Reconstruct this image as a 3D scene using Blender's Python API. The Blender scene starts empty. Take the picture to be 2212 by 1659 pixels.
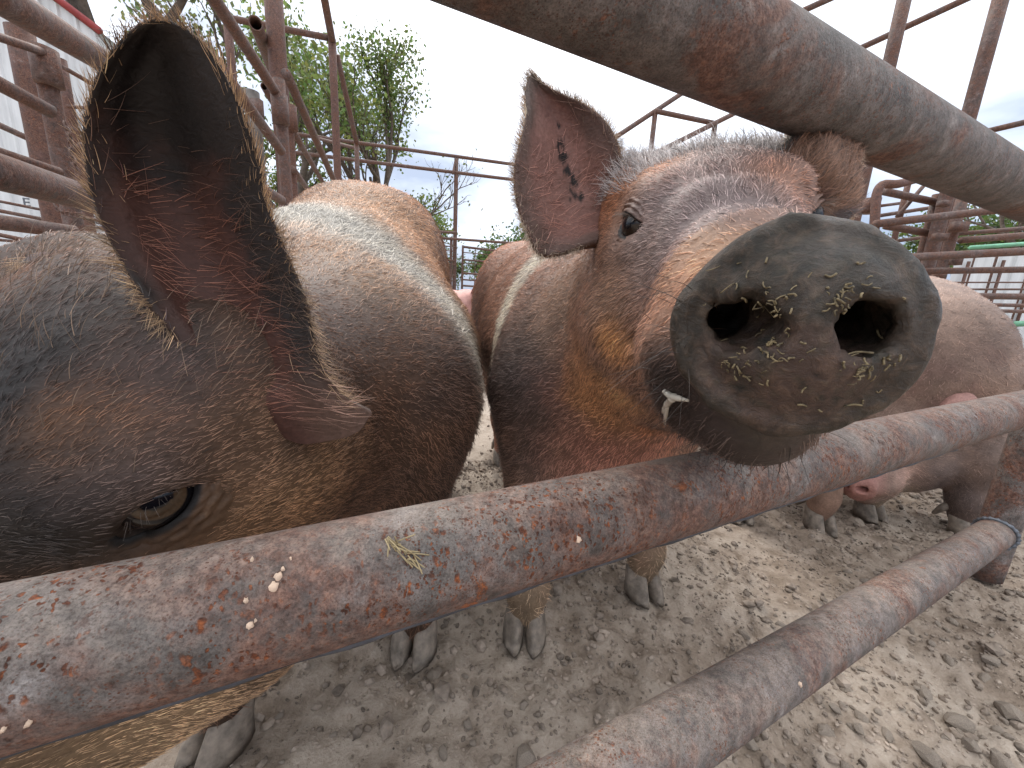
import bpy, bmesh, math, random, time
import numpy as np
from mathutils import Vector, Matrix, Quaternion

T_START = time.time()
random.seed(7)
rng = np.random.default_rng(11)
SC = bpy.context.scene
COL = SC.collection

# ------------------------------------------------------------------ camera
# ultra-wide phone lens held at a hog's eye height, tipped down 12.5 deg, rolled 3 deg
CAM_H, PITCH, ROLL, LENS = 0.58, math.radians(12.5), math.radians(3.0), 13.525
FPX, CX, CY = 2212 * LENS / 36.0, 1106.0, 829.5
R0 = np.array([1.0, 0, 0])
U0 = np.array([0, math.sin(PITCH), math.cos(PITCH)])
CF = np.array([0, math.cos(PITCH), -math.sin(PITCH)])
CR = math.cos(ROLL) * R0 + math.sin(ROLL) * U0
CU = -math.sin(ROLL) * R0 + math.cos(ROLL) * U0
CC = np.array([0, 0, CAM_H])
cam_d = bpy.data.cameras.new("camera")
cam_d.lens, cam_d.sensor_width, cam_d.clip_start, cam_d.clip_end = LENS, 36.0, 0.01, 2000.0
cam = bpy.data.objects.new("camera", cam_d)
COL.objects.link(cam)
m4 = Matrix(((CR[0], CU[0], -CF[0], CC[0]), (CR[1], CU[1], -CF[1], CC[1]), (CR[2], CU[2], -CF[2], CC[2]), (0, 0, 0, 1)))
cam.matrix_world = m4
SC.camera = cam

# ------------------------------------------------------------------ sky and sun (bright overcast)
SUN_EL, SUN_ROT = math.radians(52), math.radians(-28)
world = bpy.data.worlds.new("World")
SC.world = world
world.use_nodes = True
wn, wl = world.node_tree.nodes, world.node_tree.links
wn.clear()
w_out = wn.new("ShaderNodeOutputWorld")
w_bg = wn.new("ShaderNodeBackground")
w_sky = wn.new("ShaderNodeTexSky")
w_sky.sky_type = 'NISHITA'
w_sky.sun_disc = False
w_sky.sun_elevation, w_sky.sun_rotation = SUN_EL, SUN_ROT
w_sky.dust_density = 3.0
w_tc = wn.new("ShaderNodeTexCoord")
w_map = wn.new("ShaderNodeMapping")
w_map.inputs['Scale'].default_value = (1.0, 1.0, 2.6)
w_map.inputs['Location'].default_value = (3.1, 1.4, 0.6)
w_n = wn.new("ShaderNodeTexNoise")
w_n.inputs['Scale'].default_value = 1.7
w_n.inputs['Detail'].default_value = 6.0
w_n.inputs['Roughness'].default_value = 0.52
w_sep = wn.new("ShaderNodeSeparateXYZ")
w_el = wn.new("ShaderNodeMapRange")      # overcast sky: zenith brighter than the horizon
w_el.inputs['From Min'].default_value, w_el.inputs['From Max'].default_value = 0.0, 0.70
w_el.inputs['To Min'].default_value, w_el.inputs['To Max'].default_value = -0.24, 0.36
w_add = wn.new("ShaderNodeMath"); w_add.operation = 'ADD'
w_ramp = wn.new("ShaderNodeValToRGB")
cr = w_ramp.color_ramp
cr.elements[0].position, cr.elements[0].color = 0.40, (0.20, 0.24, 0.32, 1)
cr.elements[1].position, cr.elements[1].color = 0.78, (0.96, 0.98, 1.0, 1)
e = cr.elements.new(0.54); e.color = (0.50, 0.54, 0.61, 1)
w_mix = wn.new("ShaderNodeMix"); w_mix.data_type = 'RGBA'
w_mix.inputs['Factor'].default_value = 0.88
wl.new(w_tc.outputs['Generated'], w_map.inputs['Vector'])
wl.new(w_map.outputs['Vector'], w_n.inputs['Vector'])
wl.new(w_tc.outputs['Generated'], w_sep.inputs['Vector'])
wl.new(w_sep.outputs['Z'], w_el.inputs['Value'])
wl.new(w_n.outputs['Fac'], w_add.inputs[0])
wl.new(w_el.outputs['Result'], w_add.inputs[1])
wl.new(w_add.outputs['Value'], w_ramp.inputs['Fac'])
wl.new(w_sky.outputs['Color'], w_mix.inputs['A'])
w_sc = wn.new("ShaderNodeVectorMath"); w_sc.operation = 'SCALE'; w_sc.inputs['Scale'].default_value = 14.0
wl.new(w_ramp.outputs['Color'], w_sc.inputs[0])
wl.new(w_sc.outputs['Vector'], w_mix.inputs['B'])
wl.new(w_mix.outputs['Result'], w_bg.inputs['Color'])
w_bg.inputs['Strength'].default_value = 0.1
wl.new(w_bg.outputs['Background'], w_out.inputs['Surface'])

sun_d = bpy.data.lights.new("sun", 'SUN')
sun_d.energy, sun_d.angle, sun_d.color = 1.1, math.radians(22), (1.0, 0.96, 0.9)
sun = bpy.data.objects.new("sun", sun_d)
COL.objects.link(sun)
sd = Vector((math.sin(SUN_ROT) * math.cos(SUN_EL), math.cos(SUN_ROT) * math.cos(SUN_EL), math.sin(SUN_EL)))
sun.rotation_euler = sd.to_track_quat('Z', 'Y').to_euler()
sun.location = (0, 0, 20)

SC.view_settings.view_transform = 'Standard'
SC.view_settings.look = 'None'
SC.view_settings.exposure = 0.95
SC.cycles.adaptive_threshold = 0.02
SC.view_settings.gamma = 1.0
SC.view_settings.use_curve_mapping = False
SC.render.engine = 'CYCLES'
SC.cycles.max_bounces = 6
SC.cycles.diffuse_bounces = 3
SC.cycles.transparent_max_bounces = 8
SC.cycles.use_denoising = True
SC.cycles.use_adaptive_sampling = True
SC.cycles_curves.shape = 'RIBBONS'

# ------------------------------------------------------------------ helpers
def ray(x, y):
    return CF + (x - CX) / FPX * CR - (y - CY) / FPX * CU
def at(x, y, z):
    """a point of the photographed place: picture column, row (2212 wide) and distance along the view axis"""
    return CC + z * ray(x, y)
def gnd(x, y, h=0.0):
    d = ray(x, y)
    return CC + (h - CC[2]) / d[2] * d
def zof(P):
    return float((np.asarray(P) - CC) @ CF)
def tag(o, label=None, cat=None, group=None, kind=None):
    if label: o["label"] = label
    if cat: o["category"] = cat
    if group: o["group"] = group
    if kind: o["kind"] = kind
    return o
def empty(name, loc=(0, 0, 0)):
    o = bpy.data.objects.new(name, None)
    o.empty_display_size = 0.1
    o.location = loc
    COL.objects.link(o)
    return o
def child(o, parent):
    """parent keeping the object's world place (parents are plain translated Empties or meshes at the origin)"""
    o.parent = parent
    o.matrix_parent_inverse = Matrix.Translation(parent.location).inverted()
    return o
def mesh_np(name, V, faces, mat, parent=None, col=None, smooth=True, mud=None):
    """faces: (n,3) or (n,4) int array or list of such arrays"""
    if not isinstance(faces, (list, tuple)):
        faces = [faces]
    faces = [np.asarray(f, np.int32) for f in faces if len(f)]
    me = bpy.data.meshes.new(name)
    V = np.asarray(V, np.float32)
    me.vertices.add(len(V)); me.vertices.foreach_set("co", V.ravel())
    nl = sum(f.size for f in faces); npoly = sum(len(f) for f in faces)
    me.loops.add(nl); me.polygons.add(npoly)
    me.loops.foreach_set("vertex_index", np.concatenate([f.ravel() for f in faces]))
    tot = np.concatenate([np.full(len(f), f.shape[1], np.int32) for f in faces])
    st = np.concatenate([[0], np.cumsum(tot)[:-1]]).astype(np.int32)
    me.polygons.foreach_set("loop_start", st)
    me.polygons.foreach_set("use_smooth", np.full(npoly, smooth, bool))
    if col is not None:
        a = me.attributes.new("col", 'FLOAT_COLOR', 'POINT')
        c4 = np.ones((len(V), 4), np.float32); c4[:, :3] = col
        a.data.foreach_set("color", c4.ravel())
    if mud is not None:
        me.attributes.new("mud", 'FLOAT', 'POINT').data.foreach_set("value", np.asarray(mud, np.float32))
    me.update(calc_edges=True)
    me.validate()
    if mat: me.materials.append(mat)
    o = bpy.data.objects.new(name, me)
    COL.objects.link(o)
    if parent: child(o, parent)
    return o
def catmull(P, n):
    P = np.asarray(P, float)
    if len(P) == 2:
        t = np.linspace(0, 1, n)[:, None]
        return P[0] * (1 - t) + P[1] * t
    d = np.linalg.norm(np.diff(P, axis=0), axis=1) ** 0.5
    k = np.concatenate([[0], np.cumsum(d)])
    Q = np.vstack([2 * P[0] - P[1], P, 2 * P[-1] - P[-2]])
    kk = np.concatenate([[k[0] - d[0]], k, [k[-1] + d[-1]]])
    out = []
    for t in np.linspace(k[0], k[-1], n):
        i = min(max(np.searchsorted(k, t, 'right') - 1, 0), len(P) - 2) + 1
        t0, t1, t2, t3 = kk[i - 1], kk[i], kk[i + 1], kk[i + 2]
        a1 = (t1 - t) / (t1 - t0) * Q[i - 1] + (t - t0) / (t1 - t0) * Q[i]
        a2 = (t2 - t) / (t2 - t1) * Q[i] + (t - t1) / (t2 - t1) * Q[i + 1]
        a3 = (t3 - t) / (t3 - t2) * Q[i + 1] + (t - t2) / (t3 - t2) * Q[i + 2]
        b1 = (t2 - t) / (t2 - t0) * a1 + (t - t0) / (t2 - t0) * a2
        b2 = (t3 - t) / (t3 - t1) * a2 + (t - t1) / (t3 - t1) * a3
        out.append((t2 - t) / (t2 - t1) * b1 + (t - t1) / (t2 - t1) * b2)
    return np.array(out)
def tube_arrays(pts, rad, seg=16, caps=True, hollow=0.0):
    """tube along a polyline; rad scalar or per point"""
    pts = np.asarray(pts, float)
    n = len(pts)
    rad = np.full(n, rad) if np.isscalar(rad) else np.asarray(rad, float)
    tan = np.gradient(pts, axis=0)
    tan /= np.linalg.norm(tan, axis=1)[:, None] + 1e-12
    up = np.array([0, 0, 1.0]) if abs(tan[0][2]) < 0.9 else np.array([1.0, 0, 0])
    V = []
    prev = None
    ang = np.linspace(0, 2 * math.pi, seg, endpoint=False)
    for i in range(n):
        if prev is None:
            a = np.cross(up, tan[i])
        else:
            a = prev - (prev @ tan[i]) * tan[i]
        a /= np.linalg.norm(a) + 1e-12
        prev = a
        b = np.cross(tan[i], a)
        V.append(pts[i] + rad[i] * (np.cos(ang)[:, None] * a + np.sin(ang)[:, None] * b))
    V = np.vstack(V)
    i = np.arange(n - 1)[:, None] * seg
    j = np.arange(seg)[None, :]
    j2 = (j + 1) % seg
    F = np.stack([i + j, i + j2, i + seg + j2, i + seg + j], -1).reshape(-1, 4)
    F3 = np.zeros((0, 3), int)
    if caps:
        c0, c1 = len(V), len(V) + 1
        V = np.vstack([V, pts[:1], pts[-1:]])
        jj = np.arange(seg); k2 = (jj + 1) % seg
        b = (n - 1) * seg
        F3 = np.vstack([np.stack([k2, jj, np.full(seg, c0)], 1), np.stack([b + jj, b + k2, np.full(seg, c1)], 1)])
    return V, F, F3
class MB:
    """collects pieces of ONE part"""
    def __init__(self): self.V, self.Q, self.T, self.n = [], [], [], 0
    def add(self, V, Q=None, T=None):
        self.V.append(np.asarray(V, float))
        if Q is not None and len(Q): self.Q.append(np.asarray(Q) + self.n)
        if T is not None and len(T): self.T.append(np.asarray(T) + self.n)
        self.n += len(V); return self
    def tube(self, pts, rad, seg=16, caps=True): return self.add(*tube_arrays(pts, rad, seg, caps))
    def box(self, c, ax, half):
        ax = np.asarray(ax, float); c = np.asarray(c, float)
        s = np.array([[i, j, k] for i in (-1, 1) for j in (-1, 1) for k in (-1, 1)], float) * np.asarray(half)
        V = c + s @ ax
        Q = np.array([[0, 1, 3, 2], [4, 6, 7, 5], [0, 4, 5, 1], [2, 3, 7, 6], [0, 2, 6, 4], [1, 5, 7, 3]])
        return self.add(V, Q)
    def build(self, name, mat, parent=None, smooth=True):
        fs = []
        if self.Q: fs.append(np.vstack(self.Q))
        if self.T: fs.append(np.vstack(self.T))
        return mesh_np(name, np.vstack(self.V), fs, mat, parent, smooth=smooth)
def smooth_by_angle(o, deg=40):
    me = o.data
    bm = bmesh.new(); bm.from_mesh(me)
    lim = math.radians(deg)
    for e in bm.edges:
        if len(e.link_faces) == 2 and e.calc_face_angle(0) > lim: e.smooth = False
    bm.to_mesh(me); bm.free()
    return o

# value noise on numpy points
def _hash(i, j, k, s):
    h = (i * 374761393 + j * 668265263 + k * 1274126177 + s * 974711) & 0xFFFFFFFF
    h = ((h ^ (h >> 13)) * 1103515245) & 0xFFFFFFFF
    return ((h ^ (h >> 16)) & 0xFFFF) / 65535.0
def vnoise(P, scale, seed=0):
    p = np.asarray(P, np.float64) * scale + 1000.0
    i = np.floor(p).astype(np.int64); f = p - i
    f = f * f * (3 - 2 * f)
    r = 0.0
    for dx in (0, 1):
        for dy in (0, 1):
            for dz in (0, 1):
                w = (f[:, 0] if dx else 1 - f[:, 0]) * (f[:, 1] if dy else 1 - f[:, 1]) * (f[:, 2] if dz else 1 - f[:, 2])
                r = r + w * _hash(i[:, 0] + dx, i[:, 1] + dy, i[:, 2] + dz, seed)
    return r
def fbm(P, scale, oct=3, seed=0):
    a, s, t = 0.5, 0.0, 0.0
    for o in range(oct):
        s = s + a * vnoise(P, scale * 2 ** o, seed + o); t += a; a *= 0.5
    return s / t
def sstep(x, a, b):
    t = np.clip((x - a) / (b - a), 0, 1)
    return t * t * (3 - 2 * t)
def mixc(c, col, w):
    return c * (1 - w[:, None]) + np.asarray(col) * w[:, None]

# ------------------------------------------------------------------ materials
def nodes_of(m):
    m.use_nodes = True
    nt = m.node_tree
    return nt, nt.nodes, nt.links, nt.nodes["Principled BSDF"]
def N(nt, typ, **kw):
    n = nt.nodes.new(typ)
    for k, v in kw.items():
        if k in n.inputs: n.inputs[k].default_value = v
        else: setattr(n, k, v)
    return n
def ramp(nt, fac, stops):
    r = nt.nodes.new("ShaderNodeValToRGB")
    el = r.color_ramp.elements
    while len(el) > 1: el.remove(el[0])
    el[0].position = stops[0][0]; el[0].color = (*stops[0][1], 1) if len(stops[0][1]) == 3 else stops[0][1]
    for p, c in stops[1:]:
        x = el.new(p); x.color = (*c, 1) if len(c) == 3 else c
    nt.links.new(fac, r.inputs['Fac'])
    return r.outputs['Color']
def mixn(nt, fac, a, b):
    m = nt.nodes.new("ShaderNodeMix"); m.data_type = 'RGBA'
    for s, v in (('Factor', fac), ('A', a), ('B', b)):
        inp = [i for i in m.inputs if i.name == s and (i.type == 'RGBA' if s != 'Factor' else i.type == 'VALUE')][0]
        if hasattr(v, 'is_linked') or hasattr(v, 'links'): nt.links.new(v, inp)
        elif isinstance(v, (int, float)): inp.default_value = v
        else: inp.default_value = (*v, 1) if len(v) == 3 else v
    return [o for o in m.outputs if o.type == 'RGBA'][0]
def noise(nt, vec, scale, detail=4, rough=0.55, out='Fac', dist=0.0):
    n = N(nt, "ShaderNodeTexNoise", Scale=scale, Detail=detail, Roughness=rough, Distortion=dist)
    nt.links.new(vec, n.inputs['Vector'])
    return n.outputs[out]
def bump(nt, h, strength, dist, normal=None):
    b = N(nt, "ShaderNodeBump", Strength=strength, Distance=dist)
    nt.links.new(h, b.inputs['Height'])
    if normal: nt.links.new(normal, b.inputs['Normal'])
    return b.outputs['Normal']
def math_n(nt, op, a, b=None):
    m = nt.nodes.new("ShaderNodeMath"); m.operation = op
    for i, v in enumerate((a, b)):
        if v is None: continue
        if isinstance(v, (int, float)): m.inputs[i].default_value = v
        else: nt.links.new(v, m.inputs[i])
    return m.outputs[0]

def mat_rusty_pipe(name, steel=(0.135, 0.120, 0.113), seed=0.0, rust_amt=0.5, streak=False, dust=0.6, pits=1.0, gain=1.0):
    m = bpy.data.materials.new(name)
    nt, nd, lk, bs = nodes_of(m)
    tc = N(nt, "ShaderNodeTexCoord")
    mp = N(nt, "ShaderNodeMapping"); mp.inputs['Location'].default_value = (seed, seed * 1.7, -seed)
    lk.new(tc.outputs['Object'], mp.inputs['Vector'])
    v = mp.outputs['Vector']
    big = noise(nt, v, 11, 6, 0.66, dist=0.5)
    mid = noise(nt, v, 42, 7, 0.68)
    fine = noise(nt, v, 210, 5, 0.65)
    c = ramp(nt, mid, [(0.30, tuple(x * 0.50 for x in steel)), (0.45, steel), (0.58, (steel[0] * 1.45, steel[1] * 1.40, steel[2] * 1.40)), (0.70, (0.30, 0.275, 0.265))])
    # dull red rust film in broken clouds
    w = ramp(nt, big, [(0.55 - 0.14 * rust_amt, (0, 0, 0)), (0.64 - 0.12 * rust_amt, (1, 1, 1))])
    wm = math_n(nt, 'MULTIPLY', w, ramp(nt, mid, [(0.36, (0.15,) * 3), (0.52, (1.0,) * 3)]))
    film = ramp(nt, fine, [(0.32, (0.080, 0.038, 0.029)), (0.50, (0.165, 0.083, 0.060)), (0.68, (0.27, 0.155, 0.115))])
    c = mixn(nt, math_n(nt, 'MULTIPLY', wm, 0.88), c, film)
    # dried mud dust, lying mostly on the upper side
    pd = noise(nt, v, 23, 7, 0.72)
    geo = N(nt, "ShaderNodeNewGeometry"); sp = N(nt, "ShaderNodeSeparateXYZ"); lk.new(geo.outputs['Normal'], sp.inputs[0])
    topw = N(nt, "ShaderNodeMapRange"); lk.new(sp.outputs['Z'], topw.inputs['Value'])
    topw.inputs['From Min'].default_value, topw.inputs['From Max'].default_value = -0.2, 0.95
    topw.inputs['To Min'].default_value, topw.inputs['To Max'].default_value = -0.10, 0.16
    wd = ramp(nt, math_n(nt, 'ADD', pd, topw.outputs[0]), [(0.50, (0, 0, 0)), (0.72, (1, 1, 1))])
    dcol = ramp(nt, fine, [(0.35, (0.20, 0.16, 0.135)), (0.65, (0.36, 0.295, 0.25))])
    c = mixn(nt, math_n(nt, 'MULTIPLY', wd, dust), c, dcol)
    # rust pits in clusters, two sizes
    mps = N(nt, "ShaderNodeMapping"); lk.new(v, mps.inputs['Vector'])
    if streak: mps.inputs['Scale'].default_value = (1.0, 1.0, 0.55)
    wv = N(nt, "ShaderNodeVectorMath", operation='ADD'); lk.new(mps.outputs['Vector'], wv.inputs[0])
    nz3 = N(nt, "ShaderNodeTexNoise", Scale=170.0, Detail=3.0); lk.new(v, nz3.inputs['Vector'])
    sc3 = N(nt, "ShaderNodeVectorMath", operation='SCALE'); sc3.inputs['Scale'].default_value = 0.007; lk.new(nz3.outputs['Color'], sc3.inputs[0])
    lk.new(sc3.outputs['Vector'], wv.inputs[1])
    clus = ramp(nt, noise(nt, v, 13, 4, 0.62, dist=0.8), [(0.42, (0, 0, 0)), (0.58, (1, 1, 1))])
    spots = None
    for scl, lo, hi, keep in ((210.0, .24, .40, .45), (460.0, .30, .44, .5)):
        vor = N(nt, "ShaderNodeTexVoronoi", Scale=scl, Randomness=1.0); lk.new(wv.outputs[0], vor.inputs['Vector'])
        on = ramp(nt, vor.outputs['Color'], [(keep - .02, (1, 1, 1)), (keep, (0, 0, 0))])
        s1 = math_n(nt, 'MULTIPLY', math_n(nt, 'MULTIPLY', ramp(nt, vor.outputs['Distance'], [(lo, (1, 1, 1)), (hi, (0, 0, 0))]), on), clus)
        spots = s1 if spots is None else math_n(nt, 'MAXIMUM', spots, s1)
    spots = math_n(nt, 'MULTIPLY', spots, pits)
    rustc = ramp(nt, fine, [(0.35, (0.055, 0.020, 0.012)), (0.52, (0.15, 0.045, 0.018)), (0.66, (0.34, 0.105, 0.035))])
    c = mixn(nt, spots, c, rustc)
    # orange scabs
    scab = ramp(nt, noise(nt, wv.outputs[0], 30, 6, 0.72, dist=0.5), [(0.665, (0, 0, 0)), (0.70, (1, 1, 1))])
    c = mixn(nt, math_n(nt, 'MULTIPLY', scab, pits), c, ramp(nt, fine, [(0.3, (0.14, 0.042, 0.018)), (0.7, (0.40, 0.14, 0.055))]))
    # fine grain of mill scale and dirt
    gm = nt.nodes.new("ShaderNodeMix"); gm.data_type = 'RGBA'; gm.blend_type = 'MULTIPLY'; gm.inputs['Factor'].default_value = 1.0
    gr_ = ramp(nt, noise(nt, v, 95, 6, 0.75), [(0.30, (0.50 * gain, 0.47 * gain, 0.45 * gain)), (0.50, (gain,) * 3), (0.72, (1.22 * gain, 1.19 * gain, 1.15 * gain))])
    lk.new(c, gm.inputs['A']); lk.new(gr_, gm.inputs['B']); c = gm.outputs['Result']
    micro = noise(nt, v, 820, 5, 0.75)
    g2 = nt.nodes.new("ShaderNodeMix"); g2.data_type = 'RGBA'; g2.blend_type = 'MULTIPLY'; g2.inputs['Factor'].default_value = 1.0
    lk.new(c, g2.inputs['A']); lk.new(ramp(nt, micro, [(0.34, (0.52, 0.47, 0.44)), (0.50, (1.0, 1.0, 1.0)), (0.66, (1.28, 1.26, 1.24))]), g2.inputs['B']); c = g2.outputs['Result']
    v9 = N(nt, "ShaderNodeTexVoronoi", Scale=900.0, Randomness=1.0); lk.new(v, v9.inputs['Vector'])
    on9 = math_n(nt, 'MULTIPLY', ramp(nt, v9.outputs['Color'], [(0.30, (1, 1, 1)), (0.32, (0, 0, 0))]), ramp(nt, noise(nt, v, 20, 4, .6), [(0.44, (0, 0, 0)), (0.60, (1, 1, 1))]))
    c = mixn(nt, math_n(nt, 'MULTIPLY', math_n(nt, 'MULTIPLY', ramp(nt, v9.outputs['Distance'], [(0.30, (1, 1, 1)), (0.46, (0, 0, 0))]), on9), 0.9), c, (0.085, 0.032, 0.018))
    lk.new(c, bs.inputs['Base Color'])
    bs.inputs['Metallic'].default_value = 0.0
    bs.inputs['Specular IOR Level'].default_value = 0.32
    lk.new(ramp(nt, mid, [(0.3, (0.56,) * 3), (0.7, (0.82,) * 3)]), bs.inputs['Roughness'])
    h = math_n(nt, 'ADD', math_n(nt, 'MULTIPLY', fine, 0.55), math_n(nt, 'MULTIPLY', mid, 0.75))
    h = math_n(nt, 'ADD', h, math_n(nt, 'MULTIPLY', spots, -0.22))
    h = math_n(nt, 'ADD', h, math_n(nt, 'MULTIPLY', micro, 0.22))
    h = math_n(nt, 'ADD', h, math_n(nt, 'MULTIPLY', scab, 0.3))
    lk.new(bump(nt, h, 0.8, 0.0026), bs.inputs['Normal'])
    return m
def mat_plain(name, col, rough=0.7, var=0.25, scale=8.0, bumpd=0.0, metal=0.0, spec=0.4):
    m = bpy.data.materials.new(name)
    nt, nd, lk, bs = nodes_of(m)
    tc = N(nt, "ShaderNodeTexCoord")
    n = noise(nt, tc.outputs['Object'], scale, 5, 0.6)
    a = tuple(x * (1 - var) for x in col); b = tuple(min(1, x * (1 + var)) for x in col)
    lk.new(ramp(nt, n, [(0.3, a), (0.7, b)]), bs.inputs['Base Color'])
    bs.inputs['Roughness'].default_value = rough
    bs.inputs['Metallic'].default_value = metal
    bs.inputs['Specular IOR Level'].default_value = spec
    if bumpd: lk.new(bump(nt, noise(nt, tc.outputs['Object'], scale * 4, 5, 0.65), 0.6, bumpd), bs.inputs['Normal'])
    return m
def mat_skin(name, rough=0.62, bump_s=0.5, scale=260.0, spec=0.35):
    m = bpy.data.materials.new(name)
    nt, nd, lk, bs = nodes_of(m)
    at_ = N(nt, "ShaderNodeAttribute", attribute_name="col")
    tc = N(nt, "ShaderNodeTexCoord")
    n = noise(nt, tc.outputs['Object'], scale, 5, 0.65)
    n2 = noise(nt, tc.outputs['Object'], 60, 5, 0.6)
    mul = nt.nodes.new("ShaderNodeMix"); mul.data_type = 'RGBA'; mul.blend_type = 'MULTIPLY'
    mul.inputs['Factor'].default_value = 1.0
    sp = ramp(nt, n, [(0.3, (0.72, 0.70, 0.68)), (0.7, (1.2, 1.2, 1.2))])
    lk.new(at_.outputs['Color'], mul.inputs['A']); lk.new(sp, mul.inputs['B'])
    # wet and drying mud where the animal has been rooting
    md = N(nt, "ShaderNodeAttribute", attribute_name="mud").outputs['Fac']
    mn = noise(nt, tc.outputs['Object'], 150, 7, 0.72, dist=0.6)
    mudc = ramp(nt, mn, [(0.36, (0.010, 0.008, 0.006)), (0.48, (0.026, 0.019, 0.013)), (0.57, (0.066, 0.042, 0.028)), (0.66, (0.12, 0.081, 0.055)), (0.75, (0.17, 0.135, 0.085))])
    bc = mixn(nt, math_n(nt, 'MULTIPLY', md, 0.55), mul.outputs['Result'], mudc)
    lk.new(bc, bs.inputs['Base Color'])
    wet = ramp(nt, noise(nt, tc.outputs['Object'], 70, 4, 0.6), [(0.42, (rough,) * 3), (0.60, (0.38,) * 3)])
    lk.new(mixn(nt, md, (rough,) * 3, wet), bs.inputs['Roughness'])
    bs.inputs['Specular IOR Level'].default_value = spec
    mpw = N(nt, "ShaderNodeMapping"); mpw.inputs['Scale'].default_value = (1, 1, 2.2)
    lk.new(tc.outputs['Object'], mpw.inputs['Vector'])
    wr = noise(nt, mpw.outputs['Vector'], 95, 4, 0.55, dist=1.2)
    h = math_n(nt, 'ADD', math_n(nt, 'MULTIPLY', n, 0.35), math_n(nt, 'ADD', math_n(nt, 'MULTIPLY', n2, 0.6), math_n(nt, 'MULTIPLY', wr, 0.9)))
    h = math_n(nt, 'ADD', h, math_n(nt, 'MULTIPLY', math_n(nt, 'MULTIPLY', mn, md), 2.2))
    lk.new(bump(nt, h, bump_s, 0.0022), bs.inputs['Normal'])
    return m
def mat_hair(name):
    m = bpy.data.materials.new(name)
    nt, nd, lk, bs = nodes_of(m)
    a = N(nt, "ShaderNodeAttribute", attribute_name="hcol")
    lk.new(a.outputs['Color'], bs.inputs['Base Color'])
    bs.inputs['Roughness'].default_value = 0.42
    bs.inputs['Specular IOR Level'].default_value = 0.45
    return m

# ------------------------------------------------------------------ ground: one sheet, fine where it is close, out to the horizon
def graded(lo, hi, c0, c1, fine, far, ratio=1.16):
    xs = list(np.arange(c0, c1 + fine, fine))
    st, x = fine, xs[-1]
    while x < far: st *= ratio; x += st; xs.append(x)
    st, x = fine, xs[0]; left = []
    while x > -far: st *= ratio; x -= st; left.append(x)
    return np.array(left[::-1] + xs)
def ground_h(P):
    """trodden pen floor: low swells, hoof-pocked crumbs"""
    x = np.column_stack([P[:, 0], P[:, 1], np.zeros(len(P))])
    near = np.exp(-((P[:, 0] - .5) ** 2 + (P[:, 1] - .8) ** 2) / 60)
    h = .024 * (fbm(x, 1.6, 3, 50) - .5) + .020 * (fbm(x, 7, 3, 53) - .5)
    rough = .35 + .65 * sstep(fbm(x, 3.2, 3, 60) + .22 * sstep(P[:, 0], .1, .8), .42, .62)
    h = h + rough * (.034 * np.maximum(fbm(x, 24, 3, 56) - .45, -.1) + .016 * (fbm(x, 60, 2, 58) - .5))
    return h * (.3 + .7 * near) * (1 - .0)
def ground_z(x, y): return float(ground_h(np.array([[x, y]]))[0])
def mat_ground():
    m = bpy.data.materials.new("pen_dirt")
    nt, nd, lk, bs = nodes_of(m)
    tc = N(nt, "ShaderNodeTexCoord"); v = tc.outputs['Object']
    a = noise(nt, v, 3.2, 6, 0.62)
    b = noise(nt, v, 26, 6, 0.68)
    d = noise(nt, v, 160, 5, 0.7)
    soil = ramp(nt, b, [(0.30, (0.185, 0.142, 0.108)), (0.50, (0.30, 0.238, 0.188)), (0.70, (0.41, 0.337, 0.275))])
    crust = ramp(nt, d, [(0.30, (0.35, 0.287, 0.232)), (0.60, (0.43, 0.362, 0.30)), (0.75, (0.50, 0.425, 0.36))])
    sx = N(nt, "ShaderNodeSeparateXYZ"); lk.new(v, sx.inputs[0])
    side = N(nt, "ShaderNodeMapRange"); lk.new(sx.outputs['X'], side.inputs['Value'])
    side.inputs['From Min'].default_value, side.inputs['From Max'].default_value = -.1, .9
    side.inputs['To Min'].default_value, side.inputs['To Max'].default_value = .07, -.07
    far = N(nt, "ShaderNodeMapRange"); lk.new(sx.outputs['Y'], far.inputs['Value'])
    far.inputs['From Min'].default_value, far.inputs['From Max'].default_value = .9, 1.6
    far.inputs['To Min'].default_value, far.inputs['To Max'].default_value = 0, .08
    f = math_n(nt, 'ADD', math_n(nt, 'ADD', a, side.outputs[0]), far.outputs[0])
    f = math_n(nt, 'ADD', f, math_n(nt, 'MULTIPLY', math_n(nt, 'SUBTRACT', b, 0.5), 0.55))
    w = ramp(nt, f, [(0.40, (0, 0, 0)), (0.60, (1, 1, 1))])
    c = mixn(nt, w, soil, crust)
    # field beyond the pen
    fy = N(nt, "ShaderNodeMapRange"); lk.new(sx.outputs['Y'], fy.inputs['Value'])
    fy.inputs['From Min'].default_value, fy.inputs['From Max'].default_value = 9.5, 11.0
    grass = ramp(nt, noise(nt, v, 1.5, 5, .6), [(0.35, (0.10, 0.12, 0.035)), (0.65, (0.30, 0.27, 0.10))])
    c = mixn(nt, fy.outputs[0], c, grass)
    lk.new(c, bs.inputs['Base Color'])
    bs.inputs['Roughness'].default_value = 0.95
    bs.inputs['Specular IOR Level'].default_value = 0.15
    h = math_n(nt, 'ADD', math_n(nt, 'MULTIPLY', b, 1.0), math_n(nt, 'MULTIPLY', d, 0.45))
    lk.new(bump(nt, h, 0.9, 0.008), bs.inputs['Normal'])
    return m
M_DIRT = mat_ground()
gx, gy = graded(0, 0, -.8, 1.9, .0105, 900), graded(0, 0, .22, 1.75, .0105, 900)
GX, GY = np.meshgrid(gx, gy, indexing='ij')
gp = np.column_stack([GX.ravel(), GY.ravel()])
gv = np.column_stack([gp, ground_h(gp)])
nxg, nyg = len(gx), len(gy)
i = np.arange(nxg - 1)[:, None] * nyg; j = np.arange(nyg - 1)[None]
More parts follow.
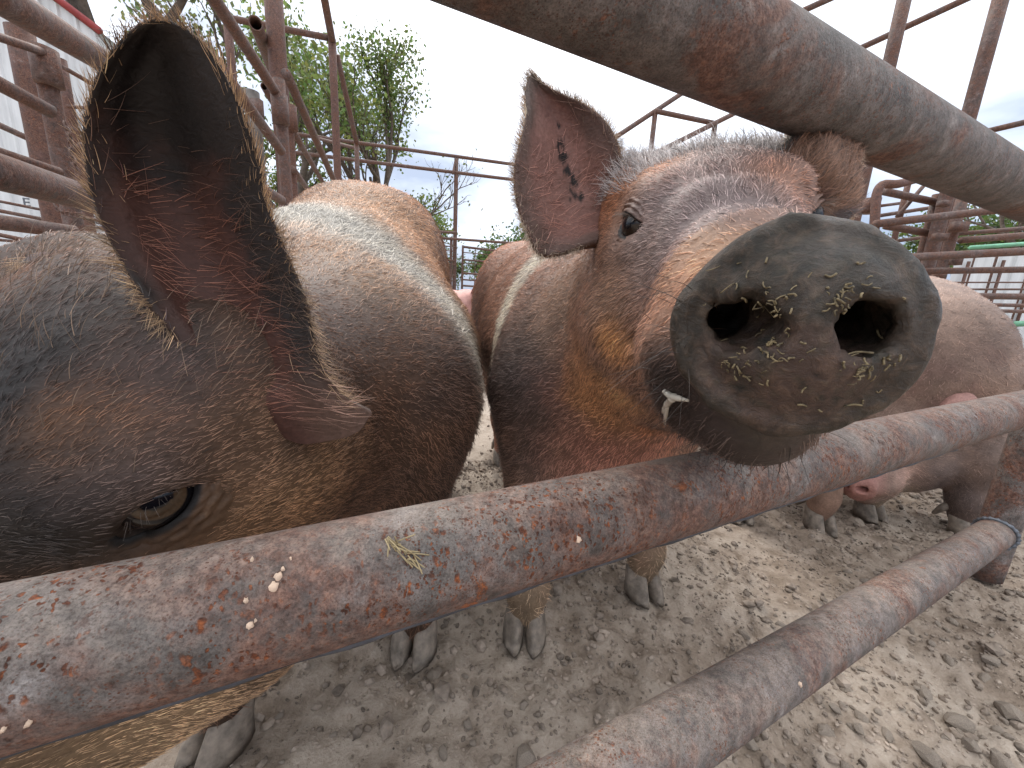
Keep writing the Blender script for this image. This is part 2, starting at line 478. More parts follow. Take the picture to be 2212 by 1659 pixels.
ground = mesh_np("ground", gv, np.stack([i + j, i + nyg + j, i + nyg + j + 1, i + j + 1], -1).reshape(-1, 4), M_DIRT)
tag(ground, "dusty trodden dirt floor of the pig pen", None, None, "structure")

def ico(jit, r, seed, squash=.7):
    bm = bmesh.new(); bmesh.ops.create_icosphere(bm, subdivisions=1 if seed < 100 else 2, radius=1)
    V = np.array([v.co[:] for v in bm.verts]); F = np.array([[v.index for v in f.verts] for f in bm.faces]); bm.free()
    n = fbm(V + seed * 7.3, 1.1, 2, seed) - .5
    V = V * (1 + jit * n)[:, None] * np.array([1, .8, squash])
    return V * r, F
M_STONE = mat_plain("pen_stone", (0.27, 0.225, 0.185), rough=.97, var=.5, scale=40, bumpd=.002, spec=.1)
M_CRUMB = mat_plain("pen_crumb", (0.27, 0.22, 0.18), rough=.95, var=.7, scale=25, bumpd=.0, spec=.1)
# loose crumbs and grit: uncountable
r_ = np.random.default_rng(5)
shapes = [ico(.9, 1, k) for k in range(1, 7)]
nc = 60000
a_ = r_.random(nc) < .72
cx_ = np.where(a_, r_.uniform(-.55, 1.5, nc), r_.uniform(-.6, 3.2, nc)); cy_ = np.where(a_, r_.uniform(.26, 1.25, nc), r_.uniform(.26, 3.0, nc))
cp = np.column_stack([cx_, cy_, 0 * cx_])
dn = fbm(cp, 3.2, 3, 60) + .22 * sstep(cx_, .1, .8)
cp = cp[r_.random(nc) < .12 + .88 * sstep(dn, .40, .66)][:26000]; nc = len(cp)
sz = .0015 * np.exp(np.abs(r_.normal(size=nc)) * .70) * np.where(cp[:, 1] < 1.2, 1, 1.8)
ang = r_.uniform(0, 6.28, nc); kind = r_.integers(len(shapes), size=nc); sc3_ = r_.uniform(.6, 1.35, (nc, 3))
base = np.stack([shapes[k][0] for k in range(len(shapes))])[kind] * (sz[:, None] * sc3_)[:, None, :]
W = np.stack([base[..., 0] * np.cos(ang)[:, None] - base[..., 1] * np.sin(ang)[:, None], base[..., 0] * np.sin(ang)[:, None] + base[..., 1] * np.cos(ang)[:, None], base[..., 2]], -1)
cp[:, 2] = ground_h(cp[:, :2]) + sz * .2
VV = (W + cp[:, None]).reshape(-1, 3)
FF = (shapes[0][1][None] + (np.arange(nc) * 12)[:, None, None]).reshape(-1, 3)
gr = mesh_np("gravel", VV, FF, M_CRUMB, None, smooth=False)
tag(gr, "loose crumbs and grit strewn over the pen floor", "gravel", None, "stuff")
# clods and stones big enough to pick out
st_mesh = []
for k in range(8):
    V, F = ico(1.0, 1, 100 + k, .62)
    for _ in range(5):                                   # knock flats off it
        n_ = r_.normal(size=3); n_ /= np.linalg.norm(n_); h_ = V @ n_; lim = r_.uniform(.45, .75); V = V - np.maximum(h_ - lim, 0)[:, None] * n_ * .9
    V = V * (1 + .16 * (fbm(V + k * 3, 4, 2, k) - .5))[:, None]
    o = mesh_np("stone", V, F, M_STONE, None, smooth=False); st_mesh.append(o.data); bpy.data.objects.remove(o)
spots = []
for k in range(190):
    if k < 90: vx, vy = r_.uniform(1650, 2330), r_.uniform(1180, 1720)
    elif k < 160: vx, vy = r_.uniform(600, 2212), r_.uniform(1330, 1700)
    else: vx, vy = r_.uniform(1000, 2300), r_.uniform(1050, 1400)
    g = gnd(vx, vy); spots.append((g[0], g[1], .0036 * math.exp(abs(r_.normal()) * .62)))
for (vx, vy, rr) in [(940, 1455, 0.0122), (1035, 1335, 0.0101), (955, 1850, 0.0086), (2080, 1560, 0.0187), (2180, 1540, 0.0173), (2010, 1640, 0.0158), (2090, 1625, 0.0144), (1990, 1500, 0.0130), (2140, 1440, 0.0144), (1900, 1390, 0.0101), (2165, 1660, 0.0187), (2050, 1430, 0.0122), (1730, 1400, 0.0072), (1640, 1320, 0.0065)]:
    g = gnd(vx, vy); spots.append((g[0], g[1], rr))
for (x, y, rr) in spots:
    o = bpy.data.objects.new("stone", st_mesh[r_.integers(8)]); COL.objects.link(o)
    o.location = (x, y, ground_z(x, y) + rr * .22)
    o.scale = (rr * r_.uniform(.8, 1.4), rr * r_.uniform(.8, 1.2), rr * r_.uniform(.7, 1.1)); o.rotation_euler = (r_.uniform(-.3, .3), r_.uniform(-.3, .3), r_.uniform(0, 6.3))
    child(o, ground)
# ------------------------------------------------------------------ hogs: signed-distance bodies meshed with surface nets
def d_ell(P, c, r, M=None):
    q = P - np.asarray(c, np.float32)
    if M is not None: q = q @ np.asarray(M, np.float32)
    r = np.asarray(r, np.float32)
    k0 = np.sqrt(((q / r) ** 2).sum(1)); k1 = np.sqrt(((q / (r * r)) ** 2).sum(1)) + 1e-9
    return k0 * (k0 - 1) / k1
def d_cone(P, a, b, r1, r2):
    a = np.asarray(a, np.float32); ba = np.asarray(b, np.float32) - a
    q = P - a
    t = np.clip(q @ ba / (ba @ ba), 0, 1)
    return np.sqrt(((q - t[:, None] * ba) ** 2).sum(1)) - (r1 + (r2 - r1) * t)
def smin(a, b, k):
    h = np.maximum(k - np.abs(a - b), 0) / k
    return np.minimum(a, b) - h * h * k * 0.25
def smax(a, b, k): return -smin(-a, -b, k)

def frame(fwd, up):
    Y = np.array(fwd, float); Y /= np.linalg.norm(Y)
    X = np.cross(Y, np.array(up, float)); X /= np.linalg.norm(X)
    return np.stack([X, Y, np.cross(X, Y)], 1)          # columns: X right, Y forward, Z up

DISC_C, DISC_R = np.array([0, 0.196, -0.070]), (0.0425, 0.0425)
def head_sdf(q, o):
    """q: points in head space (X right, Y to the snout, Z up; eyes at (+-.068,0,0)); o: shape options"""
    p = q.copy(); p[:, 0] = np.abs(p[:, 0])
    nar = 1 - o.get('narrow', .19) * (1 - sstep(p[:, 1], .05, .13)) * sstep(p[:, 2], -.10, -.03)      # narrow temples
    p[:, 0] /= nar
    sk = o.get('skull', 1.0)
    d = d_ell(p, (0, -.072, -.010), (.082 * (.5 + .5 * sk), .100, .068 * sk))
    d = smin(d, d_ell(p, (.030, -.030, .003 + o.get('fore', 0)), (.050, .070, .040)), .05)
    d = smin(d, d_cone(p, (0, .00, -.040), (0, .105, -.066), .064, .047), .05)
    d = smin(d, d_cone(p, (0, .105, -.066), (0, .185, -.070), .047, .0385), .03)
    d = smin(d, d_ell(p, (.055, -.030, -.060), (.040, .060, .048)), .05)          # cheek bone
    d = smin(d, d_ell(p, (.058, -.085, -.088), (.052, .085, .078 * o.get('jowl', 1))), .06)   # jowl
    d = smin(d, d_cone(p, (0, -.05, -.118), (0, .085, -.116), .060, .044), .045)  # lower jaw
    d = smin(d, d_cone(p, (0, .085, -.116), (0, .146, -.118), .044, .033), .02)
    d = smin(d, d_ell(p, (.030, .110, -.092), (.026, .060, .022)), .02)           # lip fold
    # mouth line
    d = smax(d, -d_cone(p, (.012, .178, -.104), (.040, .120, -.110), .0035, .0045), .010)
    d = smax(d, -d_cone(p, (.040, .120, -.110), (.062, .045, -.098), .0045, .003), .010)
    # brow and eye socket
    d = smin(d, d_ell(p, (.062, -.010, .024), (.020, .036, .014), frame((-.15, 1, -.15), (0, 0, 1))), .022)
    d = smax(d, -d_ell(p, (.086, .004, -.002), (.020, .022, .013), frame((-.45, 1, -.1), (0, 0, 1))), .018)
    d = smin(d, d_ell(p, (.072, .004, -.020), (.014, .026, .008), frame((-.35, 1, -.15), (0, 0, 1))), .015)
    # skin folds on the bridge of the nose
    yy = p[:, 1]
    d = d + 0.0016 * np.sin(yy * 190 + 6 * p[:, 0]) * sstep(yy, .02, .06) * (1 - sstep(yy, .13, .17)) * sstep(p[:, 2], -.06, -.03)
    # ear root
    er = o.get('ear_root', 1.0)
    d = smin(d, d_ell(p, (.082 - .012 * (1 - er), -.092, .042 - .015 * (1 - er)), (.030, .036, .034)), .035)
    # snout disc, turned a little on the muzzle (o['turn']): broad rounded plate, narrower on top, rim proud of the muzzle
    kt, sx = o.get('turn', 0.0), o.get('shift', 0.0)
    t = q.copy(); t[:, 0] = q[:, 0] - sx * sstep(q[:, 1], .12, .19); t[:, 1] = q[:, 1] + kt * t[:, 0] * sstep(q[:, 1], .10, .17); t[:, 0] = np.abs(t[:, 0])
    w = DISC_R[0] * (1 - .22 * sstep(t[:, 2] - DISC_C[2], .0, .045))
    dx, dz = t[:, 0] / w, (t[:, 2] - DISC_C[2]) / DISC_R[1]
    rad = (np.sqrt(dx * dx + dz * dz) - 1) * .043
    dy = np.abs(t[:, 1] - (DISC_C[1] - .10 * (t[:, 2] - DISC_C[2]) - 1.2 * t[:, 0] ** 2)) - .009
    e1, e2 = np.maximum(rad + .005, 0), np.maximum(dy + .005, 0)
    disc = np.sqrt(e1 * e1 + e2 * e2) - .005 + np.minimum(np.maximum(rad + .005, dy + .005), 0)
    disc = disc + .0034 * sstep(-rad, .003, .012) * sstep(t[:, 1], .190, .2)           # dished face inside the rim
    lump = fbm(q, 85, 3, 71) - .5
    disc = disc - .0058 * lump * sstep(t[:, 1], .190, .2)
    d = smin(d, disc, .007)
    d = smin(d, d_ell(t, (0, .196, -.090), (.016, .012, .022)), .015)
    # nostrils, slanting outwards and down
    M = frame((.10, -1, .12), (.60, 0, 1))
    wob = .0062 * (fbm(q, 190, 2, 75) - .5)
    d = smax(d, -(d_ell(t, (.0172, .199, -.0680), (.0112, .032, .0100), M) + wob), .007)
    d = smin(d, smax(d_ell(t, (.0165, .1985, -.0545), (.012, .005, .004)), -d_ell(t, (.0172, .205, -.0680), (.0112, .05, .0100), M), .004), .006)
    return d

def hides_at(S, px):
    """where the sight lines through picture points meet the animal's skin"""
    d = np.array([ray(x, y) for x, y in px]); d /= np.linalg.norm(d, axis=1)[:, None]
    t = np.full(len(d), .08); on = np.ones(len(d), bool)
    for k in range(110):
        e = hog_sdf((CC + d[on] * t[on][:, None]).astype(np.float32), S)
        t[on] += np.where(e < .0006, 0, np.maximum(e, .0006) * .85)
        ii = np.where(on)[0]; on[ii[(e < .0006) | (t[ii] > 2.5)]] = False
        if not on.any(): break
    return CC + d * t[:, None]
def hide_at(S, x, y): return hides_at(S, [(x, y)])[0]
def hog_sdf(P, S):
    """whole animal in world space"""
    q = ((P - np.asarray(S['T'], np.float32)) @ np.asarray(S['M'], np.float32)) / S['s']
    near = (np.abs(q).max(1) < .34)
    d = np.full(len(P), 9.0, np.float32)
    if near.any(): d[near] = head_sdf(q[near], S) * S['s']
    for prim in S['body']:
        k = prim[-1]
        if prim[0] == 'e': dd = d_ell(P, prim[1], prim[2], prim[3])
        else: dd = d_cone(P, prim[1], prim[2], prim[3], prim[4])
        d = smin(d, dd.astype(np.float32), k)
    for fn in S.get('post', ()): d = fn(P, d)
    return d

def surface_nets(fn, lo, hi, h, keep=None):
    lo, hi = np.asarray(lo, float), np.asarray(hi, float)
    # coarse pass finds the blocks the skin runs through
    H = h * 4
    nc = np.ceil((hi - lo) / H).astype(int) + 1
    g = np.stack(np.meshgrid(*[lo[a] + H * np.arange(nc[a]) for a in range(3)], indexing='ij'), -1).reshape(-1, 3).astype(np.float32)
    dc = fn(g).reshape(nc)
    n = (nc - 1) * 4 + 1
    band = np.abs(dc) < H * 1.9
    up = np.repeat(np.repeat(np.repeat(dc, 4, 0), 4, 1), 4, 2)
    ub = np.repeat(np.repeat(np.repeat(band, 4, 0), 4, 1), 4, 2)
    off = 2
    up = np.pad(up, off, mode='edge')[2 * off - 2 + 0:, :, :]
    up = np.repeat(np.repeat(np.repeat(dc, 4, 0), 4, 1), 4, 2)
    idx = [np.clip((np.arange(n[a]) + 2) // 4, 0, nc[a] - 1) for a in range(3)]
    D = dc[np.ix_(*idx)].astype(np.float32)
    B = band[np.ix_(*idx)]
    ii = np.argwhere(B)
    pts = (lo + ii * h).astype(np.float32)
    vals = np.empty(len(pts), np.float32)
    for s in range(0, len(pts), 400000): vals[s:s + 400000] = fn(pts[s:s + 400000])
    D[B] = vals
    s = D < 0
    # cells
    acc = np.zeros(tuple(n - 1) + (3,), np.float32); cnt = np.zeros(tuple(n - 1), np.int16)
    def sl(o): return tuple(slice(o[a], o[a] + n[a] - 1) for a in range(3))
    corners = [(i, j, k) for i in (0, 1) for j in (0, 1) for k in (0, 1)]
    ssum = np.zeros(tuple(n - 1), np.int8)
    for c in corners: ssum += s[sl(c)]
    act = (ssum > 0) & (ssum < 8)
    ci = np.argwhere(act)
    pos = np.zeros((len(ci), 3)); cc = np.zeros(len(ci))
    for c in corners:
        for a in range(3):
            if c[a]: continue
            c2 = list(c); c2[a] = 1
            v0 = D[ci[:, 0] + c[0], ci[:, 1] + c[1], ci[:, 2] + c[2]]
            v1 = D[ci[:, 0] + c2[0], ci[:, 1] + c2[1], ci[:, 2] + c2[2]]
            m = (v0 < 0) != (v1 < 0)
            t = np.where(m, v0 / np.where(m, v0 - v1, 1), 0)
            pt = np.array(c, float)[None].repeat(len(ci), 0); pt[:, a] = t
            pos += pt * m[:, None]; cc += m
    V = lo + (ci + pos / cc[:, None]) * h
    vid = np.full(tuple(n - 1), -1, np.int32); vid[act] = np.arange(len(ci))
    Q = []
    for a in range(3):
        b, c = (a + 1) % 3, (a + 2) % 3
        o2 = [slice(0, n[k]) for k in range(3)]; o3 = list(o2)
        o2[a] = slice(0, n[a] - 1); o3[a] = slice(1, n[a])
        s0, s1 = s[tuple(o2)], s[tuple(o3)]
        e = np.argwhere(s0 != s1)
        e = e[(e[:, b] > 0) & (e[:, c] > 0) & (e[:, b] < n[b] - 1) & (e[:, c] < n[c] - 1)]
        def vi(db, dc_):
            x = e.copy(); x[:, b] += db; x[:, c] += dc_
            return vid[x[:, 0], x[:, 1], x[:, 2]]
        q = np.stack([vi(-1, -1), vi(0, -1), vi(0, 0), vi(-1, 0)], 1)
        flip = ~s0[e[:, 0], e[:, 1], e[:, 2]]
        q[flip] = q[flip][:, ::-1]
        Q.append(q)
    Q = np.vstack(Q); Q = Q[(Q >= 0).all(1)]
    # two Newton steps onto the skin
    V = V.astype(np.float32)
    G = None
    for it in range(2):
        d0 = fn(V); ep = h * .35
        G = np.stack([fn(V + np.eye(3, dtype=np.float32)[a] * ep) - d0 for a in range(3)], 1) / ep
        g2 = (G * G).sum(1)
        V = V - (np.clip(d0 / np.maximum(g2, .2), -h, h))[:, None] * G
    Nn = G / (np.linalg.norm(G, axis=1)[:, None] + 1e-9)
    return V, Q, Nn
def compact(V, Q, Nn, keepf):
    Q = Q[keepf]
    u, inv = np.unique(Q, return_inverse=True)
    return V[u], inv.reshape(-1, Q.shape[1]), Nn[u]

def ear_mesh(A, B, M, nu=56, nv=40, thick=.0055, pinch=None):
    """cupped ear shell between margins A and B with the hollow following M; front (inner) grid then back grid"""
    A, B, M = catmull(A, nu), catmull(B, nu), catmull(M, nu)
    v = np.linspace(0, 1, nv)
    Qc = 2 * M - .5 * (A + B)
    S = ((1 - v) ** 2)[None, :, None] * A[:, None] + (2 * v * (1 - v))[None, :, None] * Qc[:, None] + (v ** 2)[None, :, None] * B[:, None]
    # gentle ripples of the cartilage
    du = np.gradient(S, axis=0); dv = np.gradient(S, axis=1)
    nrm = np.cross(dv, du); nrm /= np.linalg.norm(nrm, axis=2)[:, :, None] + 1e-12
    nrm = np.where(np.isfinite(nrm), nrm, 0)
    u = np.linspace(0, 1, nu)
    rip = .0016 * np.sin(v[None, :] * 16 + 3 * u[:, None]) * np.sin(math.pi * v)[None, :] * (1 - u)[:, None]
    rip = rip + .0030 * np.sin(u[:, None] * 9 + 1.0) * (np.abs(v - .5) * 2)[None, :] ** 3
    S = S + nrm * rip[:, :, None]
    edge = np.minimum(np.minimum(v, 1 - v)[None, :] * 2 + 0 * u[:, None], (1 - u)[:, None] * 1.6 + 0 * v[None, :])
    th = thick * (.30 + .70 * sstep(edge, 0, .22)) * (1 + 2.6 * (1 - u)[:, None] ** 3)
    Fr, Bk = S + nrm * th[:, :, None] * .5, S - nrm * th[:, :, None] * .5
    V = np.vstack([Fr.reshape(-1, 3), Bk.reshape(-1, 3)])
    i = np.arange(nu - 1)[:, None] * nv; j = np.arange(nv - 1)[None, :]
    F1 = np.stack([i + j, i + j + 1, i + nv + j + 1, i + nv + j], -1).reshape(-1, 4)
    o = nu * nv
    F2 = F1[:, ::-1] + o
    bd = [np.arange(nu) * nv, np.arange(nu)[::-1] * nv + nv - 1, np.arange(nv) + (nu - 1) * nv]
    Fe = []
    for k, b in enumerate(bd):
        a0, a1 = b[:-1], b[1:]
        Fe.append(np.stack([a0, a1, a1 + o, a0 + o], 1) if k != 2 else np.stack([a0, a1, a1 + o, a0 + o], 1))
    F = np.vstack([F1, F2] + Fe)
    Nn = np.vstack([nrm.reshape(-1, 3), -nrm.reshape(-1, 3)])
    uv = np.stack([np.repeat(u, nv), np.tile(v, nu)], 1)
    uv = np.vstack([uv, uv]); side = np.r_[np.zeros(o), np.ones(o)]
    return V, F, Nn, uv, side

def lid_mesh(c, n, t, a, b, up_drop, col_in, skin, S, rball, reach=2.6):
    """eyelids: skin rising from the hide to a thick margin that lies on the eyeball, with creases round the almond opening"""
    n = np.asarray(n, float) / np.linalg.norm(n); t = np.asarray(t, float); t = t - (t @ n) * n; t /= np.linalg.norm(t)
    b3 = np.cross(n, t)
    if b3[2] < 0: b3 = -b3
    ns, nr = 96, 34
    th = np.linspace(0, 2 * math.pi, ns, endpoint=False)
    ct, st = np.cos(th), np.sin(th)
    ex = a * np.where(ct < 0, 1.0, 1.38) * ct
    ey = b * np.where(st > 0, up_drop, .92) * np.abs(st) ** 1.2 * np.sign(st) - .28 * b * np.maximum(ct, 0) ** 2
    r2 = np.minimum(ex ** 2 + ey ** 2, (rball * .985) ** 2)
    I0 = c + ex[:, None] * t + ey[:, None] * b3 + (np.sqrt(rball ** 2 - r2) + .0004)[:, None] * n
    ox, oy = ex * reach + .25 * a * ct, ey * reach + np.where(st > 0, .9, .7) * b * st
    O = c + ox[:, None] * t + oy[:, None] * b3 + n * rball * .6
    for k in range(6):                                   # outer ring onto the hide, along the eye's own axis
        d = hog_sdf(O.astype(np.float32), S); O = O - n * np.clip(d, -.006, .006)[:, None]
    O = O - n * .0012
    V, C = [], []
    for k in range(nr):
        f = k / (nr - 1)
        w = f ** 1.25
        bul = .0026 * math.sin(min(f / .22, 1) * math.pi / 2) * (1 - f) ** 1.1
        cre = -.0019 * math.exp(-((f - .34) / .045) ** 2) + .0010 * math.exp(-((f - .43) / .05) ** 2) - .0014 * math.exp(-((f - .55) / .04) ** 2) + .0007 * math.exp(-((f - .64) / .05) ** 2) - .0010 * math.exp(-((f - .77) / .04) ** 2)
        cre = cre * (.70 + .30 * st) * (1 + .35 * np.sin(th * 5 + f * 9)) + .0005 * np.sin(th * 17 + f * 25) * math.sin(math.pi * f)
        V.append(I0 * (1 - w) + O * w + n * (bul * rball / .014 + cre * rball / .014)[:, None])
        C.append(np.full(ns, f))
    V = np.vstack(V); f = np.concatenate(C)
    col = mixc(np.tile(np.array(col_in), (len(V), 1)), (1, 1, 1), sstep(f, .03, .16)) 
    sk = skin(V)
    g = sstep(f, .10, .22)[:, None]
    col = np.tile(np.array(col_in), (len(V), 1)) * (1 - g) + sk * g
    i = np.arange(nr - 1)[:, None] * ns; j = np.arange(ns)[None, :]; j2 = (j + 1) % ns
    F = np.stack([i + j, i + j2, i + ns + j2, i + ns + j], -1).reshape(-1, 4)
    fn_ = np.cross(V[F[0, 1]] - V[F[0, 0]], V[F[0, 2]] - V[F[0, 0]])
    if fn_ @ n < 0: F = F[:, ::-1]
    return V, F, col, np.tile(n, (len(V), 1))

def tri_of(F):
    F = np.asarray(F)
    return np.vstack([F[:, [0, 1, 2]], F[:, [0, 2, 3]]]) if F.shape[1] == 4 else F
def grow_hair(name, V, Nn, F, C, parent, mat, count, length, flow, dens=None, lift=.35, rad=.00016, wild=.25, droop=.12, seed=0, npt=5, light=1.25, jit=.35, tint=None):
    """a coat of single hairs: count curves rooted on the skin, leaning along flow"""
    r = np.random.default_rng(seed)
    T = tri_of(F)
    a, b, c = V[T[:, 0]], V[T[:, 1]], V[T[:, 2]]
    ar = np.linalg.norm(np.cross(b - a, c - a), axis=1)
    if dens is not None: ar = ar * dens[T].mean(1)
    cum = np.cumsum(ar); cum /= cum[-1]
    ti = np.searchsorted(cum, r.random(count))
    u, v = r.random(count), r.random(count)
    sw = u + v > 1; u[sw], v[sw] = 1 - u[sw], 1 - v[sw]
    w = np.stack([1 - u - v, u, v], 1)[:, :, None]
    tt = T[np.minimum(ti, len(T) - 1)]
    root = (V[tt] * w).sum(1); nn = (Nn[tt] * w).sum(1); nn /= np.linalg.norm(nn, axis=1)[:, None] + 1e-9
    col = (C[tt] * w).sum(1)
    fl = flow(root)
    # locks: neighbouring hairs lean alike
    lock = np.stack([fbm(root, 70, 2, 31 + k) - .5 for k in range(3)], 1) * 2.2
    fl = fl + wild * lock + wild * .55 * r.normal(size=root.shape)
    fl = fl - (fl * nn).sum(1)[:, None] * nn
    fl /= np.linalg.norm(fl, axis=1)[:, None] + 1e-9
    L = length(root) if callable(length) else np.full(count, length)
    L = L * np.clip(1 + jit * r.normal(size=count), .35, 1.9)
    lf = np.clip(lift * (1 + .35 * r.normal(size=count)), .04, 1.4)
    P = np.empty((count, npt, 3), np.float32)
    t = np.linspace(0, 1, npt)
    for k in range(npt):
        s = t[k]
        # starts off the skin, bends along the lie of the coat, tip sags a little
        up = lf * (s - .42 * s * s)
        P[:, k] = root - nn * .0006 + L[:, None] * (fl * (s * .96)[..., None] if False else fl * (s * .95) + nn * up[:, None] + np.array([0, 0, -droop]) * s * s)
    hc = bpy.data.hair_curves.new(name)
    hc.add_curves([npt] * count)
    hc.attributes['position'].data.foreach_set('vector', P.reshape(-1)) if 'position' in hc.attributes else hc.position_data.foreach_set('vector', P.reshape(-1))
    ra = hc.attributes.get('radius') or hc.attributes.new('radius', 'FLOAT', 'POINT')
    rv = (rad * np.clip(1 + .3 * r.normal(size=count), .4, 2))[:, None] * np.array([1, .95, .8, .55, .18] if npt == 5 else np.linspace(1, .2, npt))[None]
    ra.data.foreach_set('value', rv.astype(np.float32).ravel())
    ca = hc.attributes.new('hcol', 'FLOAT_COLOR', 'CURVE')
    c4 = np.ones((count, 4), np.float32)
    vv = np.clip(light * (1 + .42 * r.normal(size=count)), .18, 2.6)[:, None]
    cc = col * vv
    if tint is not None: cc = tint(root, cc, r)
    c4[:, :3] = np.clip(cc, 0, .95)
    ca.data.foreach_set('color', c4.ravel())
    hc.materials.append(mat)
    o = bpy.data.objects.new(name, hc)
    COL.objects.link(o)
    if parent: child(o, parent)
    return o

def limb(pts, rads, k=.05, first_k=None):
    out = []
    for i in range(len(pts) - 1):
        out.append(('c', pts[i], pts[i + 1], rads[i], rads[i + 1], (first_k or k) if i == 0 else k * .6))
    return out
def hoof_pair(g, ang, s=1.0):
    """cloven hoof: two toes and two dewclaws standing at ground point g, toes to direction ang; returns list of (name, V, Q, T)"""
    fw = np.array([math.cos(ang), math.sin(ang), 0]); sd = np.array([-fw[1], fw[0], 0]); up = np.array([0, 0, 1.])
    res = []
    for sg in (-1, 1):
        rings = []
        nseg = 14
        for (h, ox, lx, ly, oy) in [(.004, .014, .028, .0130, .0160), (.000, .014, .0290, .0138, .0162), (.014, .011, .0262, .0138, .0156), (.026, .006, .0230, .0137, .0146), (.040, .000, .0200, .0133, .0132), (.048, -.002, .012, .008, .0120)]:
            th = np.linspace(0, 2 * math.pi, nseg, endpoint=False)
            x = np.cos(th); y = np.sin(th)
            taper = 1 - .45 * np.clip(x, 0, 1) ** 2
            px = ox + lx * x; py = sg * oy + ly * y * taper - sg * .004 * np.clip(x, 0, 1)
            rings.append(g + s * (px[:, None] * fw + py[:, None] * sd + h * up))
        V = np.vstack(rings); n = len(rings)
        i = np.arange(n - 1)[:, None] * nseg; j = np.arange(nseg)[None]; j2 = (j + 1) % nseg
        Q = np.stack([i + j, i + j2, i + nseg + j2, i + nseg + j], -1).reshape(-1, 4)
        res.append(('hoof', V, Q))
        tip = g + s * (-.040 * fw + sg * .022 * sd + .030 * up); rt = g + s * (-.018 * fw + sg * .016 * sd + .064 * up)
        V2, Q2, T2 = tube_arrays(np.array([rt, (rt + tip) / 2 + .002 * up, tip]), np.array([.009, .008, .003]) * s, 10)
        res.append(('dewclaw', V2, Q2, T2))
    return res
# ------------------------------------------------------------------ near gate
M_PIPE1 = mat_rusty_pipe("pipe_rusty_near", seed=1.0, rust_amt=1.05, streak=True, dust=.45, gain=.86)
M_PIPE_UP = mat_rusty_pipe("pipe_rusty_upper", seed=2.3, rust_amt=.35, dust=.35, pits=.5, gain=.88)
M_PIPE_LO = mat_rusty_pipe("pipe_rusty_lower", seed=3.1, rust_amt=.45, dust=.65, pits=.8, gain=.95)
gate = empty("pipe_gate", (0, 0, 0)); tag(gate, "close rusty pipe gate whose rail the muddy snout rests on", "gate", "pipe gates in the fences")
def seg(c, d, t0, t1, n): return np.array([np.asarray(c) + np.asarray(d) * t for t in np.linspace(t0, t1, n)])
P1c, P1d = np.array([-.0845, .1711, .4334]), np.array([.8949, .4462, .0045])
P3c, P3d = np.array([-.0936, .1778, .7413]), np.array([.8906, .4546, .0156])
P2c, P2d = np.array([-.0980, .1333, .2177]), np.array([.8786, .4733, -.0634])
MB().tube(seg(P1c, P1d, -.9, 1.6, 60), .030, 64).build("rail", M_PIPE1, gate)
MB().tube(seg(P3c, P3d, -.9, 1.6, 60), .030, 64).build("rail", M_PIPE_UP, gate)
# end upright: the lower rail dies into it
pj = at(2150, 1130, .84)
tt = float((pj - P2c) @ P2d / (P2d @ P2d)); J = P2c + P2d * tt
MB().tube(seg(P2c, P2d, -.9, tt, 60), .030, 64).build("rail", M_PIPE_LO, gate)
UPR = .031
up_c = J + P2d * (UPR * .9)
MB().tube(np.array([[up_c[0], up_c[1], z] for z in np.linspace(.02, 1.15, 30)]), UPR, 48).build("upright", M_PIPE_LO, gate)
th = np.linspace(0, 2 * math.pi, 60)
e1 = np.cross(P2d, [0, 0, 1]); e1 /= np.linalg.norm(e1); e2 = np.cross(e1, P2d)
wb = np.array([J - P2d * .006 + (.0315 * math.cos(t) * e1 + .0315 * math.sin(t) * e2) - P2d * (.010 * math.cos(t) ** 2 * -1) for t in th])
wr = .0042 * (1 + .3 * np.sin(np.arange(60) * 2.2))
MB().tube(wb, wr, 8, caps=False).build("weld_bead", mat_plain("weld_metal", (.13, .14, .16), rough=.45, metal=.4, var=.4, scale=90, bumpd=.001), gate)
# mill seam: a narrow dark ridge along the underside of the middle rail
M_SEAM = mat_plain("seam_scale", (.045, .045, .052), rough=.6, var=.6, scale=60, bumpd=.001)
a1 = np.cross(P1d, [0, 0, 1]); a1 /= np.linalg.norm(a1); a2 = np.cross(a1, P1d)
sm = []
for t in np.linspace(-.5, .75, 160):
    an = math.radians(-48) + .05 * math.sin(t * 23) + .03 * math.sin(t * 61)
    sm.append(P1c + P1d * t + .0296 * (math.cos(an) * a1 + math.sin(an) * a2))
MB().tube(np.array(sm), .0016 * (1 + .5 * np.sin(np.arange(160) * .9) * np.sin(np.arange(160) * .23)), 8).build("weld_seam", M_SEAM, gate)
def on_rail(c, d, x, y, r=.030):
    """point and outward normal on a rail's near surface under a picture point"""
    v = ray(x, y); v = v / np.linalg.norm(v); d = d / np.linalg.norm(d)
    w = CC - c; a = v - (v @ d) * d; b = w - (w @ d) * d
    A, B_, C_ = a @ a, 2 * a @ b, b @ b - r * r
    k = (-B_ - math.sqrt(max(B_ * B_ - 4 * A * C_, 0))) / (2 * A)
    P = CC + v * k; n = (P - c) - ((P - c) @ d) * d
    return P, n / np.linalg.norm(n)
M_CHIP = mat_plain("pale_scab", (.60, .44, .33), rough=.7, var=.3, scale=120, bumpd=.001)
rc = np.random.default_rng(9)
